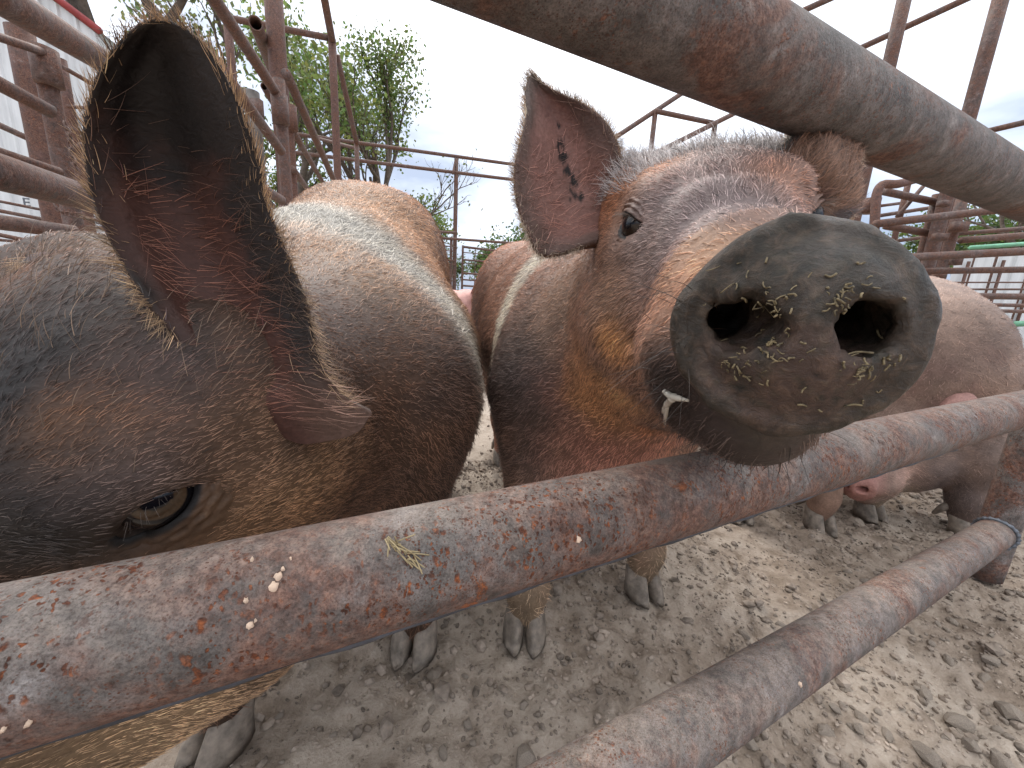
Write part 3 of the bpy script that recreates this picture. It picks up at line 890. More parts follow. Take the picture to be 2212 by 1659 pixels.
for (x, y, w) in [(600, 1245, 13), (592, 1265, 15), (612, 1230, 7), (540, 1352, 12), (552, 1340, 5), (531, 1297, 8), (1250, 1165, 12), (545, 1210, 6), (62, 1560, 9), (10, 1573, 7), (628, 1208, 4), (1728, 1478, 8)]:
    c_, d_ = (P1c, P1d) if x < 1500 else (P2c, P2d)
    P, n = on_rail(c_, d_, x, y); z = zof(P); R_ = w * z / FPX
    t1 = np.cross(n, [0, 0, 1.]); t1 /= np.linalg.norm(t1); t2 = np.cross(n, t1)
    k = 11; an = np.linspace(0, 2 * math.pi, k, endpoint=False); rr = R_ * rc.uniform(.45, 1.05, k)
    ring = [P + rr[i] * (math.cos(an[i]) * t1 * .8 + math.sin(an[i]) * t2) - n * .0012 for i in range(k)]
    top = [P + .72 * rr[i] * (math.cos(an[i]) * t1 * .8 + math.sin(an[i]) * t2) + n * (.0010 + .0006 * rc.random()) for i in range(k)]
    V = np.array(ring + top + [P + n * .0012]); ii = np.arange(k); i2 = (ii + 1) % k
    mesh_np("paint_flake", V, [np.stack([ii, i2, k + i2, k + ii], 1), np.stack([k + ii, k + i2, np.full(k, 2 * k)], 1)], M_CHIP, gate)
# wisp of chewed straw stuck on the middle rail
M_STRAW = mat_plain("dry_straw", (.26, .205, .115), rough=.8, var=.5, scale=60)
mb = MB()
P, n = on_rail(P1c, P1d, 866, 1190)
ax = at(905, 1228, zof(P)) - at(840, 1168, zof(P)); ax /= np.linalg.norm(ax)
for k in range(26):
    s0 = P + n * (.001 + .002 * rc.random()) + ax * rc.uniform(-.010, .006) + np.cross(n, ax) * rc.normal() * .0016
    dr = ax + rc.normal(size=3) * .35; dr /= np.linalg.norm(dr)
    mb.tube(catmull([s0, s0 + dr * .004 + n * .0008 * rc.random(), s0 + dr * rc.uniform(.006, .012)], 5), .00035, 5)
w_ = mb.build("straw_wisp", M_STRAW); tag(w_, "small wisp of dry straw stuck on the middle rusty rail", "straw")
# ------------------------------------------------------------------ pens, posts and gates of rusty pipe behind the pigs
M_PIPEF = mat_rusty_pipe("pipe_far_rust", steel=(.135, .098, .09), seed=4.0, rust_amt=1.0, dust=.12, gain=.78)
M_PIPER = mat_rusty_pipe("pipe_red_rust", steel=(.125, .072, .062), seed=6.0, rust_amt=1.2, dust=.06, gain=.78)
def rad_px(w, z): return .5 * w * z / FPX
class Panel:
    def __init__(s, name, label, cat, base, group=None):
        s.o = empty(name, (float(base[0]), float(base[1]), 0)); tag(s.o, label, cat, group)
    def rail(s, a, za, b, zb, w=None, r=None, mat=None, name='rail', seg=14):
        A, Bp = at(*a, za), at(*b, zb)
        r = r or rad_px(w, (za + zb) / 2)
        return MB().tube(seg_pts(A, Bp, 6), r, seg).build(name, mat or M_PIPEF, s.o)
    def post(s, a, za, w=None, r=None, mat=None, name='post', bottom=0.0, seg=18, top_up=0.0):
        A = at(*a, za); r = r or rad_px(w, za)
        return MB().tube(seg_pts(A + np.array([0, 0, top_up]), np.array([A[0], A[1], bottom]), 8), r, seg).build(name, mat or M_PIPEF, s.o)
    def bar(s, a, za, h, r, **k): return s.post(a, za, r=r, bottom=float(at(*a, za)[2]) - h, **k)
    def collar(s, a, za, w, h, mat=None):
        A = at(*a, za); r = rad_px(w, za)
        return MB().tube(seg_pts(A + np.array([0, 0, h / 2]), A - np.array([0, 0, h / 2]), 3), r, 18).build('collar', mat or M_PIPEF, s.o)
    def open_pipe(s, a, za, b, zb, w):
        """pipe with its sawn mouth open towards the pen"""
        A, Bp = at(*a, za), at(*b, zb); r = rad_px(w, za)
        V1, Q1, _ = tube_arrays(seg_pts(A, Bp, 6), r, 24, caps=False)
        V2, Q2, _ = tube_arrays(seg_pts(A, Bp, 6), r * .80, 24, caps=False)
        m = MB().add(V1, Q1).add(V2, Q2[:, ::-1])
        jj = np.arange(24); k2 = (jj + 1) % 24; n = len(V1)
        m.Q.append(np.stack([jj, jj + n, k2 + n, k2], 1))
        return m.build('pipe_stub', M_PIPEF, s.o)
def seg_pts(a, b, n): return np.array([a + (b - a) * t for t in np.linspace(0, 1, n)])

# --- left side, from near to far
p = Panel('pipe_fence', "thick pipe fence panel close beside the raised dark ear", 'fence', at(330, 700, 1.35), "pipe fences round the pen")
p.rail((-140, -94), .55, (330, 198), 1.40, r=.030)
p.rail((-140, 331), .52, (330, 469), 1.42, r=.030)
p.rail((-140, 700), .52, (330, 668), 1.42, r=.030)
p.post((331, 150), 1.43, r=.036)
p = Panel('pipe_gate', "pipe gate with chain and square collar latch in front of the white shed", 'gate', at(170, 510, 1.45), "pipe gates in the fences")
p.bar((88, 100), 1.45, .95, .030, name='stile')
p.collar((100, 145), 1.45, 47, .12)
p.rail((-120, 118), 1.12, (108, 240), 1.42, r=.024)
p.rail((-120, 290), 1.12, (128, 372), 1.42, r=.016)
p.rail((-120, 464), 1.12, (162, 502), 1.42, r=.024)
p.rail((-120, 40), 1.12, (92, 112), 1.42, r=.014)
p.rail((-120, 640), 1.12, (180, 615), 1.42, r=.024)
def chain(pan, pts, z, n, r=.010):
    P = catmull([at(x, y, z) for x, y in pts], n)
    for k in range(n - 1):
        c = (P[k] + P[k + 1]) / 2; t = P[k + 1] - P[k]; L = np.linalg.norm(t) * .72; t /= np.linalg.norm(t)
        a = np.cross(t, [0, 1, 0] if k % 2 else [1, .3, 0]); a /= np.linalg.norm(a)
        th = np.linspace(0, 2 * math.pi, 13)
        MB().tube(np.array([c + L * math.cos(q) * t + L * .55 * math.sin(q) * a for q in th]), L * .16, 6, caps=False).build('chain_link', M_PIPEF, pan.o)
chain(p, [(140, 265), (152, 300), (158, 350), (172, 378)], 1.40, 9)
chain(p, [(118, 442), (128, 456), (146, 462), (180, 466)], 1.38, 8)
p = Panel('fence_post', "stout rust-red corner post behind the chained gate stile", 'post', at(115, 490, 1.8), "posts of the pen")
p.post((42, 62), 1.80, r=.049, mat=M_PIPER)
p = Panel('pipe_fence', "thin rail fence panel standing against the white shed", 'fence', at(160, 500, 2.9), "pipe fences round the pen")
p.post((131, 128), 2.9, w=19, mat=M_PIPER)
for a, b, w in [((-100, 225), (70, 303), 13), ((-100, 415), (100, 455), 6), ((-100, 436), (100, 475), 8), ((-100, 487), (110, 530), 9), ((-100, 510), (110, 528), 6), ((-100, 532), (120, 545), 9)]:
    p.rail(a, 2.6, b, 2.9, w=w)
for a, b, w in [((124, 138), (240, 205), 9), ((145, 230), (230, 236), 7), ((141, 272), (230, 315), 9), ((158, 345), (230, 352), 7), ((175, 470), (240, 480), 7), ((175, 488), (240, 496), 6)]:
    p.rail(a, 2.8, b, 3.1, w=w)
p.rail((176, 310), 2.8, (140, 355), 2.8, w=9, name='brace')

# --- the tall post and its gates, centre left
p = Panel('gate_post', "tall rusty gate post with clamped collars and open pipe stubs", 'post', at(612, 420, 2.6), "posts of the pen")
p.post((588, -40), 2.56, r=.057, mat=M_PIPER)
p.open_pipe((552, 50), 2.40, (588, 150), 3.2, 28)
p.open_pipe((571, 187), 2.45, (600, 240), 3.0, 15)
MB().box(at(556, 238, 2.45), np.eye(3), (.03, .02, .06)).build('bracket', M_PIPEF, p.o)
p = Panel('pipe_gate', "pipe gate with slanting rails hung beside the tall rusty post", 'gate', at(606, 430, 2.1), "pipe gates in the fences")
p.bar((602, 172), 2.10, 1.15, .030, name='stile')
p.collar((605, 236), 2.10, 33, .14)
p.rail((430, -52), 1.40, (597, 202), 2.08, r=.026)
p.rail((470, 140), 1.45, (607, 326), 2.08, r=.024)
p.rail((470, 352), 1.45, (608, 432), 2.08, r=.024)
p.rail((470, 560), 1.45, (612, 560), 2.08, r=.024)
p = Panel('pipe_gate', "second pipe gate leading away behind the tall rusty post", 'gate', at(640, 430, 2.4), "pipe gates in the fences")
p.bar((622, 225), 2.45, 1.2, .026, name='stile', mat=M_PIPER)
p.collar((629, 255), 2.45, 24, .14, mat=M_PIPER)
p.rail((618, 158), 2.42, (726, 400), 4.4, r=.030)
p.rail((628, 275), 2.45, (698, 395), 4.4, r=.022)
p.rail((632, 365), 2.45, (680, 430), 4.4, r=.022)
p = Panel('fence_post', "leaning weathered post tip beside the tall rusty gate post", 'post', at(540, 420, 2.7), "posts of the pen")
p.post((543, 198), 2.7, w=30, mat=mat_plain("weathered_wood", (.17, .15, .135), var=.4, scale=18, bumpd=.003))
p = Panel('overhead_frame', "bent overhead pipe frame in front of the leafy trees", 'frame', at(730, 420, 4.2), "overhead pipe frames")
p.post((717, 84), 4.2, r=.041, mat=M_PIPER)
p.rail((690, -60), 3.6, (718, 90), 4.2, r=.038)
p.rail((480, 36), 4.0, (716, 83), 4.2, r=.031)
p.post((491, 44), 4.0, r=.040, mat=M_PIPER)
p.post((770, 308), 5.0, r=.031)
p.rail((728, 118), 4.3, (771, 312), 5.0, r=.030)
p = Panel('overhead_frame', "long two-rail overhead pipe frame far behind between the pigs", 'frame', at(985, 610, 6.6), "overhead pipe frames")
p.rail((640, 290), 5.8, (1180, 365), 7.2, r=.027)
p.rail((632, 329), 5.8, (1180, 397), 7.2, r=.027)
p.rail((690, 300), 5.9, (775, 322), 5.2, r=.022)
p.post((986, 342), 6.6, r=.036)
p.rail((978, 376), 6.55, (984, 346), 6.6, r=.018, name='brace')
p = Panel('pipe_fence', "low rail and mesh panel in front of the yellow grass", 'fence', at(1000, 620, 6.9), "pipe fences round the pen")
p.rail((850, 494), 6.4, (984, 503), 6.6, r=.022)
p.rail((850, 507), 6.4, (1190, 531), 7.4, r=.022)
for y0, y1, r in [(528, 533, .010), (537, 543, .009), (557, 563, .014), (566, 571, .008), (592, 595, .010), (606, 606, .008)]:
    p.rail((860, y0 - 3), 6.5, (985, y1), 6.8, r=r)
p.post((975, 512), 6.75, r=.024)
for x in (890, 905, 930, 960): p.bar((x, 528), 6.7, .62, .007, name='mesh_wire')
p = Panel('pipe_gate', "small far pipe gate between the two brown backs", 'gate', at(1000, 625, 6.8), "pipe gates in the fences")
p.bar((1000, 530), 6.8, .75, .019, name='stile')
for y0, y1, r in [(533, 548, .020), (545, 555, .008), (561, 568, .016), (568, 576, .008), (590, 596, .017), (604, 610, .014), (617, 622, .017)]:
    p.rail((1000, y0), 6.8, (1170, y1 + 6), 7.4, r=r)
for x in (1027, 1060, 1095): p.bar((x, 536), 6.9, .68, .007, name='mesh_wire')

# --- frames over the right-hand pens
p = Panel('overhead_frame', "overhead pipe frame rising behind the snouted pig's forehead", 'frame', at(1410, 500, 5.2), "overhead pipe frames")
p.rail((1250, 349), 4.8, (1500, 184), 5.0, r=.030)
p.rail((1330, 374), 4.8, (1640, 218), 5.0, r=.030)
p.rail((1416, 240), 4.9, (1546, 267), 5.0, r=.030)
p.post((1416, 238), 4.92, r=.032)
p.post((1545, 266), 5.0, r=.032)
p = Panel('overhead_frame', "tall twin-post overhead frame above the right-hand pipe rail", 'frame', at(1870, 460, 2.4), "overhead pipe frames")
p.post((1962, -40), 2.30, r=.037)
p.post((2172, -40), 2.30, r=.039)
p.rail((1500, 130), 3.4, (1830, -20), 2.9, r=.022)
p.rail((1700, 178), 3.2, (2140, -27), 2.5, r=.021)
p.rail((2100, 291), 2.5, (2330, 237), 2.2, r=.017)
MB().tube(np.array([at(1868, 436, 2.32), at(1890, 434, 2.30), at(1893, 454, 2.30), at(1866, 456, 2.32)]), .012, 10).build('strap', M_PIPER, p.o)
# --- right-hand pens
p = Panel('pipe_gate', "rust-red bow-topped gate end just right of the muddy snout", 'gate', at(1890, 480, 2.2), "pipe gates in the fences")
bow = catmull([at(1886, 560, 2.2), at(1890, 470, 2.2), at(1896, 412, 2.2), at(1906, 399, 2.2), at(1935, 398, 2.2), at(1985, 386, 2.25), at(2080, 370, 2.3)], 30)
MB().tube(bow, .023, 16).build('bow', M_PIPER, p.o)
p.collar((1882, 445), 2.25, 30, .08, mat=M_PIPER)
p.rail((1890, 484), 2.15, (2290, 438), 2.15, r=.021)
p.rail((1890, 560), 2.1, (2290, 539), 2.1, r=.0215)
p.rail((1990, 586), 2.2, (2300, 581), 2.2, r=.018)
p.rail((1990, 638), 2.2, (2300, 642), 2.2, r=.018)
p.rail((1990, 655), 2.5, (2300, 662), 2.5, r=.012)
p = Panel('pipe_fence', "short pipe panel with diagonal brace beyond the bow-topped gate", 'fence', at(2010, 545, 2.7), "pipe fences round the pen")
p.rail((1912, 414), 2.6, (2026, 438), 2.7, r=.024)
p.rail((1915, 488), 2.6, (2012, 505), 2.7, r=.024)
p.rail((1900, 466), 3.0, (2060, 441), 3.0, r=.014)
p.rail((1900, 445), 3.2, (1960, 437), 3.2, r=.012)
p.rail((1940, 520), 3.0, (2030, 508), 3.0, r=.014)
p.rail((1938, 468), 2.7, (1993, 404), 2.7, r=.013, name='brace')
p.post((1961, 400), 3.0, r=.020, mat=M_PIPER)
p.post((2027, 420), 2.7, r=.032)
p = Panel('fence_post', "dark broad post with welded latch plates and light showing through", 'post', at(2050, 600, 2.5), "posts of the pen")
p.post((2058, 405), 2.6, r=.052, mat=M_PIPER)
p.post((2080, 425), 2.4, r=.029)
for (x, y, w, h) in [(2038, 440, 9, 6), (2030, 512, 12, 7), (2072, 490, 14, 10), (2028, 595, 10, 6), (2066, 560, 8, 12)]:
    MB().box(at(x, y, 2.38), np.eye(3), (w * 2.4 / FPX, .02, h * 2.4 / FPX)).build('latch_plate', M_PIPEF, p.o)
p = Panel('pipe_fence', "rail and mesh panel in front of the white and green shed", 'fence', at(2110, 640, 2.9), "pipe fences round the pen")
p.rail((2068, 505), 2.8, (2330, 484), 2.8, r=.015)
p.rail((2075, 519), 2.7, (2330, 500), 2.7, r=.023)
p.rail((2050, 610), 3.0, (2330, 610), 3.0, r=.006, name='mesh_wire')
p.rail((2050, 625), 3.0, (2330, 625), 3.0, r=.008, name='mesh_wire')
p.rail((2100, 670), 3.0, (2330, 676), 3.0, r=.014)
for x, r in ((2110, .006), (2158, .008), (2235, .006)): p.bar((x, 540), 3.0, .55, r, name='mesh_wire')

# ------------------------------------------------------------------ sheds
def mat_sheet(name, col, rib=11.0, dirt=.3):
    m = bpy.data.materials.new(name)
    nt, nd, lk, bs = nodes_of(m)
    tc = N(nt, "ShaderNodeTexCoord")
    mp = N(nt, "ShaderNodeMapping"); mp.inputs['Scale'].default_value = (1, 1, .15)
    lk.new(tc.outputs['Object'], mp.inputs['Vector'])
    n = noise(nt, mp.outputs['Vector'], 6, 6, .65)
    lk.new(ramp(nt, n, [(.3, tuple(x * (1 - dirt) for x in col)), (.65, col)]), bs.inputs['Base Color'])
    bs.inputs['Roughness'].default_value = .5
    return m
M_WHITE = mat_sheet("white_sheet_metal", (.66, .68, .70))
M_RED = mat_plain("red_trim_paint", (.30, .045, .045), rough=.5)
M_GREEN = mat_plain("green_trim_paint", (.14, .34, .22), rough=.5)
M_LETTER = mat_plain("letter_paint", (.11, .12, .14), rough=.7)
def ribbed(name, A, Bp, z0, zt0, zt1, n, depth, mat, parent):
    """sheet-metal wall from A to B (ground xy), ribs standing proud, sloping top"""
    A, Bp = np.array(A, float), np.array(Bp, float)
    t = (Bp - A) / np.linalg.norm(Bp - A); nn = np.array([t[1], -t[0]])
    if nn @ (-A) < 0: nn = -nn
    L = np.linalg.norm(Bp - A); prof = []
    for k in range(n):
        s = L * k / n; w = L / n
        prof += [(s, 0), (s + w * .70, 0), (s + w * .76, depth), (s + w * .90, depth), (s + w * .96, 0)]
    prof.append((L, 0))
    V = []
    for s, d in prof:
        p2 = A + t * s + nn * d; zt = zt0 + (zt1 - zt0) * s / L
        V += [(p2[0], p2[1], z0), (p2[0], p2[1], zt)]
    i = np.arange(len(prof) - 1) * 2
    return mesh_np(name, np.array(V), np.stack([i, i + 2, i + 3, i + 1], 1), mat, parent, smooth=False)
c1 = at(214, 76, 5.6); c0_ = at(-700, 76, 5.9)
shed = empty('shed', (float(c1[0]), float(c1[1]), 0)); tag(shed, "white sheet-metal shed with red roof trim behind the side fence", 'building')
peak = float(c1[2]) + 4.6
ribbed('wall', c0_[:2], c1[:2], 0, peak, float(c1[2]), 26, .028, M_WHITE, shed)
ribbed('wall', c1[:2], c1[:2] + np.array([-1.2, 5.0]), 0, float(c1[2]), float(c1[2]), 12, .028, M_WHITE, shed)
tA = np.array([c0_[0], c0_[1] - .06, peak + .02]); tB = np.array([c1[0] + .08, c1[1] - .06, c1[2] + .02])
MB().tube(np.array([tA, tB]), .05, 4).build('roof_trim', M_RED, shed)
wall2 = np.array([tA, tB, tB + np.array([-1.2, 5, 0]), tA + np.array([-1.2, 5, 0])])
mesh_np('roof', wall2, np.array([[0, 1, 2, 3]]), M_WHITE, shed)
lp = at(58, 437, 5.45); lx = np.array([math.cos(.2), math.sin(.2), 0]); lz = np.array([0, 0, 1.0]); ly = np.cross(lz, lx)
mb = MB()
mb.box(lp - lx * .030, np.array([lx, ly, lz]), (.010, .003, .058))
for k in (-1, 0, 1): mb.box(lp + lx * .009 + lz * .047 * k, np.array([lx, ly, lz]), (.029 if k else .024, .0025, .010))
mb.build('letter', M_LETTER, shed, smooth=False)
g0, g1 = at(2064, 560, 7.0), at(2420, 548, 7.6)
sh2 = empty('shed', (float(g0[0]), float(g0[1]), 0)); tag(sh2, "low white panelled shed with green trim behind the right-hand rails", 'building')
ribbed('wall', g0[:2], g1[:2], 0, float(g0[2]) + .10, float(g1[2]) + .10, 8, .03, M_WHITE, sh2)
e0, e1 = at(2095, 535, 6.8), at(2420, 512, 7.3)
MB().tube(np.array([e0, e1]), .035, 4).build('eave_trim', M_GREEN, sh2)
for k in range(5):
    q = g0 + (g1 - g0) * (k + .3) / 5
    MB().box(np.array([q[0], q[1] - .06, q[2] / 2]), np.eye(3), (.02, .015, q[2] / 2 - .05)).build('seam', M_PIPER, sh2)
q0, q1 = at(2190, 700, 6.7), at(2420, 690, 7.2)
MB().tube(np.array([q0, q1]), .05, 4).build('skirt_panel', M_GREEN, sh2)

# ------------------------------------------------------------------ trees and far field
M_BARK = mat_plain("bark", (.11, .085, .07), var=.4, scale=14, bumpd=.01, rough=.9)
def mat_leaf(name, c0, c1):
    m = bpy.data.materials.new(name)
    nt, nd, lk, bs = nodes_of(m)
    a = N(nt, "ShaderNodeAttribute", attribute_name="col")
    lk.new(a.outputs['Color'], bs.inputs['Base Color'])
    bs.inputs['Roughness'].default_value = .55
    tr = N(nt, "ShaderNodeBsdfTranslucent"); lk.new(a.outputs['Color'], tr.inputs['Color'])
    mx = N(nt, "ShaderNodeMixShader"); mx.inputs['Fac'].default_value = .45
    out = nd['Material Output']
    lk.new(bs.outputs[0], mx.inputs[1]); lk.new(tr.outputs[0], mx.inputs[2]); lk.new(mx.outputs[0], out.inputs['Surface'])
    return m
M_LEAF = mat_leaf("leaf", 0, 0)
def tree(name, label, base, H, spread, seed, leaves, leafcol=(.09, .13, .03), lsize=.085, bare=0.0, lean=(0, 0), trunk_r=.13, depth=5, cat='tree', twig=.55, up0=.30):
    r = np.random.default_rng(seed)
    base = np.array([base[0], base[1], 0.0])
    root = empty(name, tuple(base)); tag(root, label, cat, "trees and bushes beyond the pens")
    mb = MB(); tips = []
    def grow(p, d, L, rad, lv):
        n = 4; pts = [p]
        dd = d.copy()
        for k in range(n):
            dd = dd + r.normal(size=3) * .13 + np.array([0, 0, .05]); dd /= np.linalg.norm(dd)
            pts.append(pts[-1] + dd * L / n)
        mb.tube(np.array(pts), np.linspace(rad, rad * .62, n + 1), 6 if lv < 3 else 4, caps=False)
        if lv >= 2: tips.extend([(pts[k], lv) for k in (2, 3, 4)])
        if lv >= depth: return
        for k in range(r.integers(2, 4) + (1 if lv == 0 else 0)):
            a = r.uniform(0, 6.28); sp = r.uniform(.35, .85) * spread
            side = np.cross(dd, [math.cos(a), math.sin(a), .2]); side /= np.linalg.norm(side) + 1e-9
            nd_ = dd * (1 - .35 * sp) + side * sp + np.array([0, 0, .12]); nd_ /= np.linalg.norm(nd_)
            grow(pts[r.integers(2, n + 1)], nd_, L * r.uniform(.58, .80), rad * .60, lv + 1)
    grow(base, np.array([lean[0], lean[1], 1.0]), H * up0, trunk_r, 0)
    V = np.vstack(mb.V); s = H / V[:, 2].max()
    mb.V = [base + (v - base) * np.array([s, s, s]) for v in mb.V]
    mb.build('trunk', M_BARK, root)
    if leaves:
        tp = np.array([base + (t[0] - base) * s for t in tips]); 
        if bare: tp = tp[r.random(len(tp)) > bare]
        k = r.integers(len(tp), size=leaves)
        c = tp[k] + r.normal(size=(leaves, 3)) * twig * .42 * np.array([1, 1, .8])
        c = c[c[:, 2] > .12 * H]; n = len(c)
        ax = r.normal(size=(n, 3)); ax /= np.linalg.norm(ax, axis=1)[:, None]
        bx = np.cross(ax, r.normal(size=(n, 3))); bx /= np.linalg.norm(bx, axis=1)[:, None]
        L = (lsize * r.uniform(.6, 1.4, n))[:, None]
        V = np.stack([c - ax * L * .5, c + bx * L * .28, c + ax * L * .5, c - bx * L * .28], 1).reshape(-1, 3)
        F = np.arange(n * 4).reshape(-1, 4)
        col = np.array(leafcol)[None] * r.uniform(.55, 1.5, (n, 1)) * np.array([1, 1, 1])
        col[:, 0] *= r.uniform(.8, 1.35, n)
        mesh_np('crown', V, F, M_LEAF, root, col=np.repeat(col, 4, 0), smooth=False)
    return root
def base_of(x, z): 
    p = at(x, 620, z); return p[:2]
def height_for(x, y, z): return float(at(x, y, z)[2])
lf = (.135, .19, .045)
tree('broadleaf_tree', "full leafy tree behind the tall rusty gate post", base_of(668, 12), height_for(668, 85, 12), .95, 2, 8500, lf, .13, trunk_r=.16)
tree('broadleaf_tree', "narrower leafy tree with bare top twigs beside the bent frame", base_of(835, 12.5), height_for(835, 118, 12.5), .62, 5, 6000, (.125, .175, .05), .12, trunk_r=.14)
tree('broadleaf_tree', "thin nearly leafless tree next to the leafy ones", base_of(835, 11.5), height_for(915, 205, 11.5), .62, 11, 300, (.11, .13, .05), .10, trunk_r=.09, depth=6)
tree('broadleaf_tree', "overhanging leafy tree above the raised dark ear", base_of(470, 9.5), height_for(480, -60, 9.5), .95, 17, 4500, (.13, .17, .06), .11, trunk_r=.16)
tree('broadleaf_tree', "small leafy tree right of the thin bare one, low over the brown back", base_of(880, 13.5), height_for(900, 430, 13.5), .9, 23, 2600, (.13, .18, .045), .12, trunk_r=.08)
tree('bush', "bushy tree behind the dangling lower ear lobe", base_of(1145, 12), height_for(1145, 455, 12), 1.0, 29, 3200, (.09, .145, .04), .12, trunk_r=.07)
tree('bush', "low bush in the far field behind the small gate", base_of(1075, 22), height_for(1075, 535, 22), 1.1, 31, 1800, (.08, .12, .04), .2, trunk_r=.07)
tree('bush', "low bush in the far field behind the mesh panel", base_of(950, 24), height_for(950, 540, 24), 1.1, 37, 1800, (.08, .12, .04), .2, trunk_r=.07)
tree('broadleaf_tree', "dark leafy tree behind the white and green shed", base_of(2130, 11), height_for(2130, 430, 11), 1.0, 41, 6000, (.075, .125, .035), .12, trunk_r=.10)
tree('broadleaf_tree', "dense leafy tree behind the bow-topped gate", base_of(1985, 12), height_for(1985, 470, 12), 1.0, 43, 4000, (.10, .16, .04), .12, trunk_r=.10)
tree('broadleaf_tree', "bare branching tree rising at the end of the upper rail", base_of(2260, 9), height_for(2230, 232, 9), .75, 47, 150, (.1, .12, .05), .1, trunk_r=.10, depth=6)
# tall grass of the far field
r_ = np.random.default_rng(77)
n = 9000
gxy = np.column_stack([r_.uniform(-5, 3, n), r_.uniform(10.2, 20, n)])
h = r_.uniform(.25, .75, n); a = r_.uniform(0, 6.28, n); w = .018
t = np.column_stack([np.cos(a), np.sin(a), 0 * a]); b0 = np.column_stack([gxy, np.zeros(n)])
V = np.stack([b0 - t * w, b0 + t * w, b0 + np.column_stack([r_.normal(0, .08, n), r_.normal(0, .08, n), h])], 1).reshape(-1, 3)
col = np.array([.27, .26, .09])[None] * r_.uniform(.5, 1.4, (n, 1)); col[:, 0] *= r_.uniform(.6, 1.3, n)
gr = mesh_np('grass', V, np.arange(n * 3).reshape(-1, 3), M_LEAF, None, col=np.repeat(col, 3, 0), smooth=False)
tag(gr, "tall yellow-green grass of the field beyond the pens", "grass", None, "stuff")
M_SKIN = mat_skin("hog_skin")
M_SKIN_FAR = mat_skin("hog_skin_far", bump_s=.3)
M_HAIR = mat_hair("hog_bristle")
M_HOOF = mat_plain("hoof_horn", (0.21, 0.172, 0.138), rough=.6, var=.5, scale=60, bumpd=.001)
def mat_eye():
    m = bpy.data.materials.new("hog_eye")
    nt, nd, lk, bs = nodes_of(m)
    a = N(nt, "ShaderNodeAttribute", attribute_name="col")
    lk.new(a.outputs['Color'], bs.inputs['Base Color'])
    bs.inputs['Roughness'].default_value = 0.10
    bs.inputs['Coat Weight'].default_value = 0.12
    bs.inputs['Specular IOR Level'].default_value = 0.3
    bs.inputs['Coat Roughness'].default_value = 0.03
    return m
M_EYE = mat_eye()

def eyeball(c, gaze, up, r, parent, iris=(0.085, 0.050, 0.028), lim=(.012, .010, .010)):
    """ball with a horizontally long dark pupil, amber-brown iris and dark sclera"""
    g = np.array(gaze, float); g /= np.linalg.norm(g)
    X = np.cross(g, up); X /= np.linalg.norm(X); Z = np.cross(X, g)
    nu, nv = 40, 72
    V, C = [], []
    for i in range(nu + 1):
        ph = math.pi * (i / nu) ** 1.35
        for j in range(nv):
            th = 2 * math.pi * j / nv
            x, z, y = math.sin(ph) * math.cos(th), math.sin(ph) * math.sin(th), math.cos(ph)
            bul = 1 + .05 * math.exp(-(ph / .5) ** 2)
            V.append(c + r * bul * (x * X + z * Z + y * g))
            pp = math.hypot(x / .36, z / .27)
            rr = math.hypot(x, z) if y > 0 else 2
            fib = .8 + .4 * random.random()
            if pp < 1: col = (.004, .004, .006)
            elif rr < .62: col = tuple(k * fib * (.55 + .75 * (rr - .2) / .5) for k in iris)
            elif rr < .80: col = (.006, .005, .006)
            else: col = (.016, .011, .010)
            C.append(col)
    V = np.array(V)
    i = np.arange(nu)[:, None] * nv; j = np.arange(nv)[None]; j2 = (j + 1) % nv
    F = np.stack([i + j, i + nv + j, i + nv + j2, i + j2], -1).reshape(-1, 4)
    return mesh_np("eye", V, F, M_EYE, parent, col=np.array(C))

class Coat:
    """hide colouring of one animal: base colour, belt, and blotches each centred at a point of the hide"""
    def __init__(s, base, blot, seed, belt=None, fn=None, gain=1.4):
        s.gain = gain; s.base, s.blot, s.seed, s.belt, s.fn = np.array(base), blot, seed, belt, fn
    def place(s, S):
        px = [b[0] for b in s.blot if len(b[0]) == 2]
        hit = iter(hides_at(S, px)) if px else iter(())
        s.blot = [((next(hit) if len(b[0]) == 2 else b[0]), *b[1:]) for b in s.blot]
        return s
    def __call__(s, P):
        P = np.asarray(P, np.float64)
        nz = fbm(P, 22, 3, s.seed); n2 = fbm(P, 90, 2, s.seed + 5)
        c = np.tile(s.base, (len(P), 1))
        for (ctr, rad, col, w) in s.blot:
            d = np.linalg.norm(P - ctr, axis=1) / rad + (nz - .5) * .9
            c = mixc(c, col, w * (1 - sstep(d, .15, 1.30)))
        if s.belt:
            o, d, s0, s1, soft, col = s.belt
            t = (P - o) @ d + (nz - .5) * .03
            c = mixc(c, col, sstep(t, s0 - soft, s0 + soft) * (1 - sstep(t, s1 - soft, s1 + soft)))
        n3 = fbm(P, 9, 3, s.seed + 9); n4 = fbm(P, 45, 3, s.seed + 14)
        c = np.minimum(c * s.gain, .62) * (.78 + .44 * n2)[:, None] * (.70 + .6 * nz)[:, None] * (.72 + .56 * n3)[:, None] * (.72 + .56 * n4)[:, None]
        if s.fn: c = s.fn(P, c)
        return c

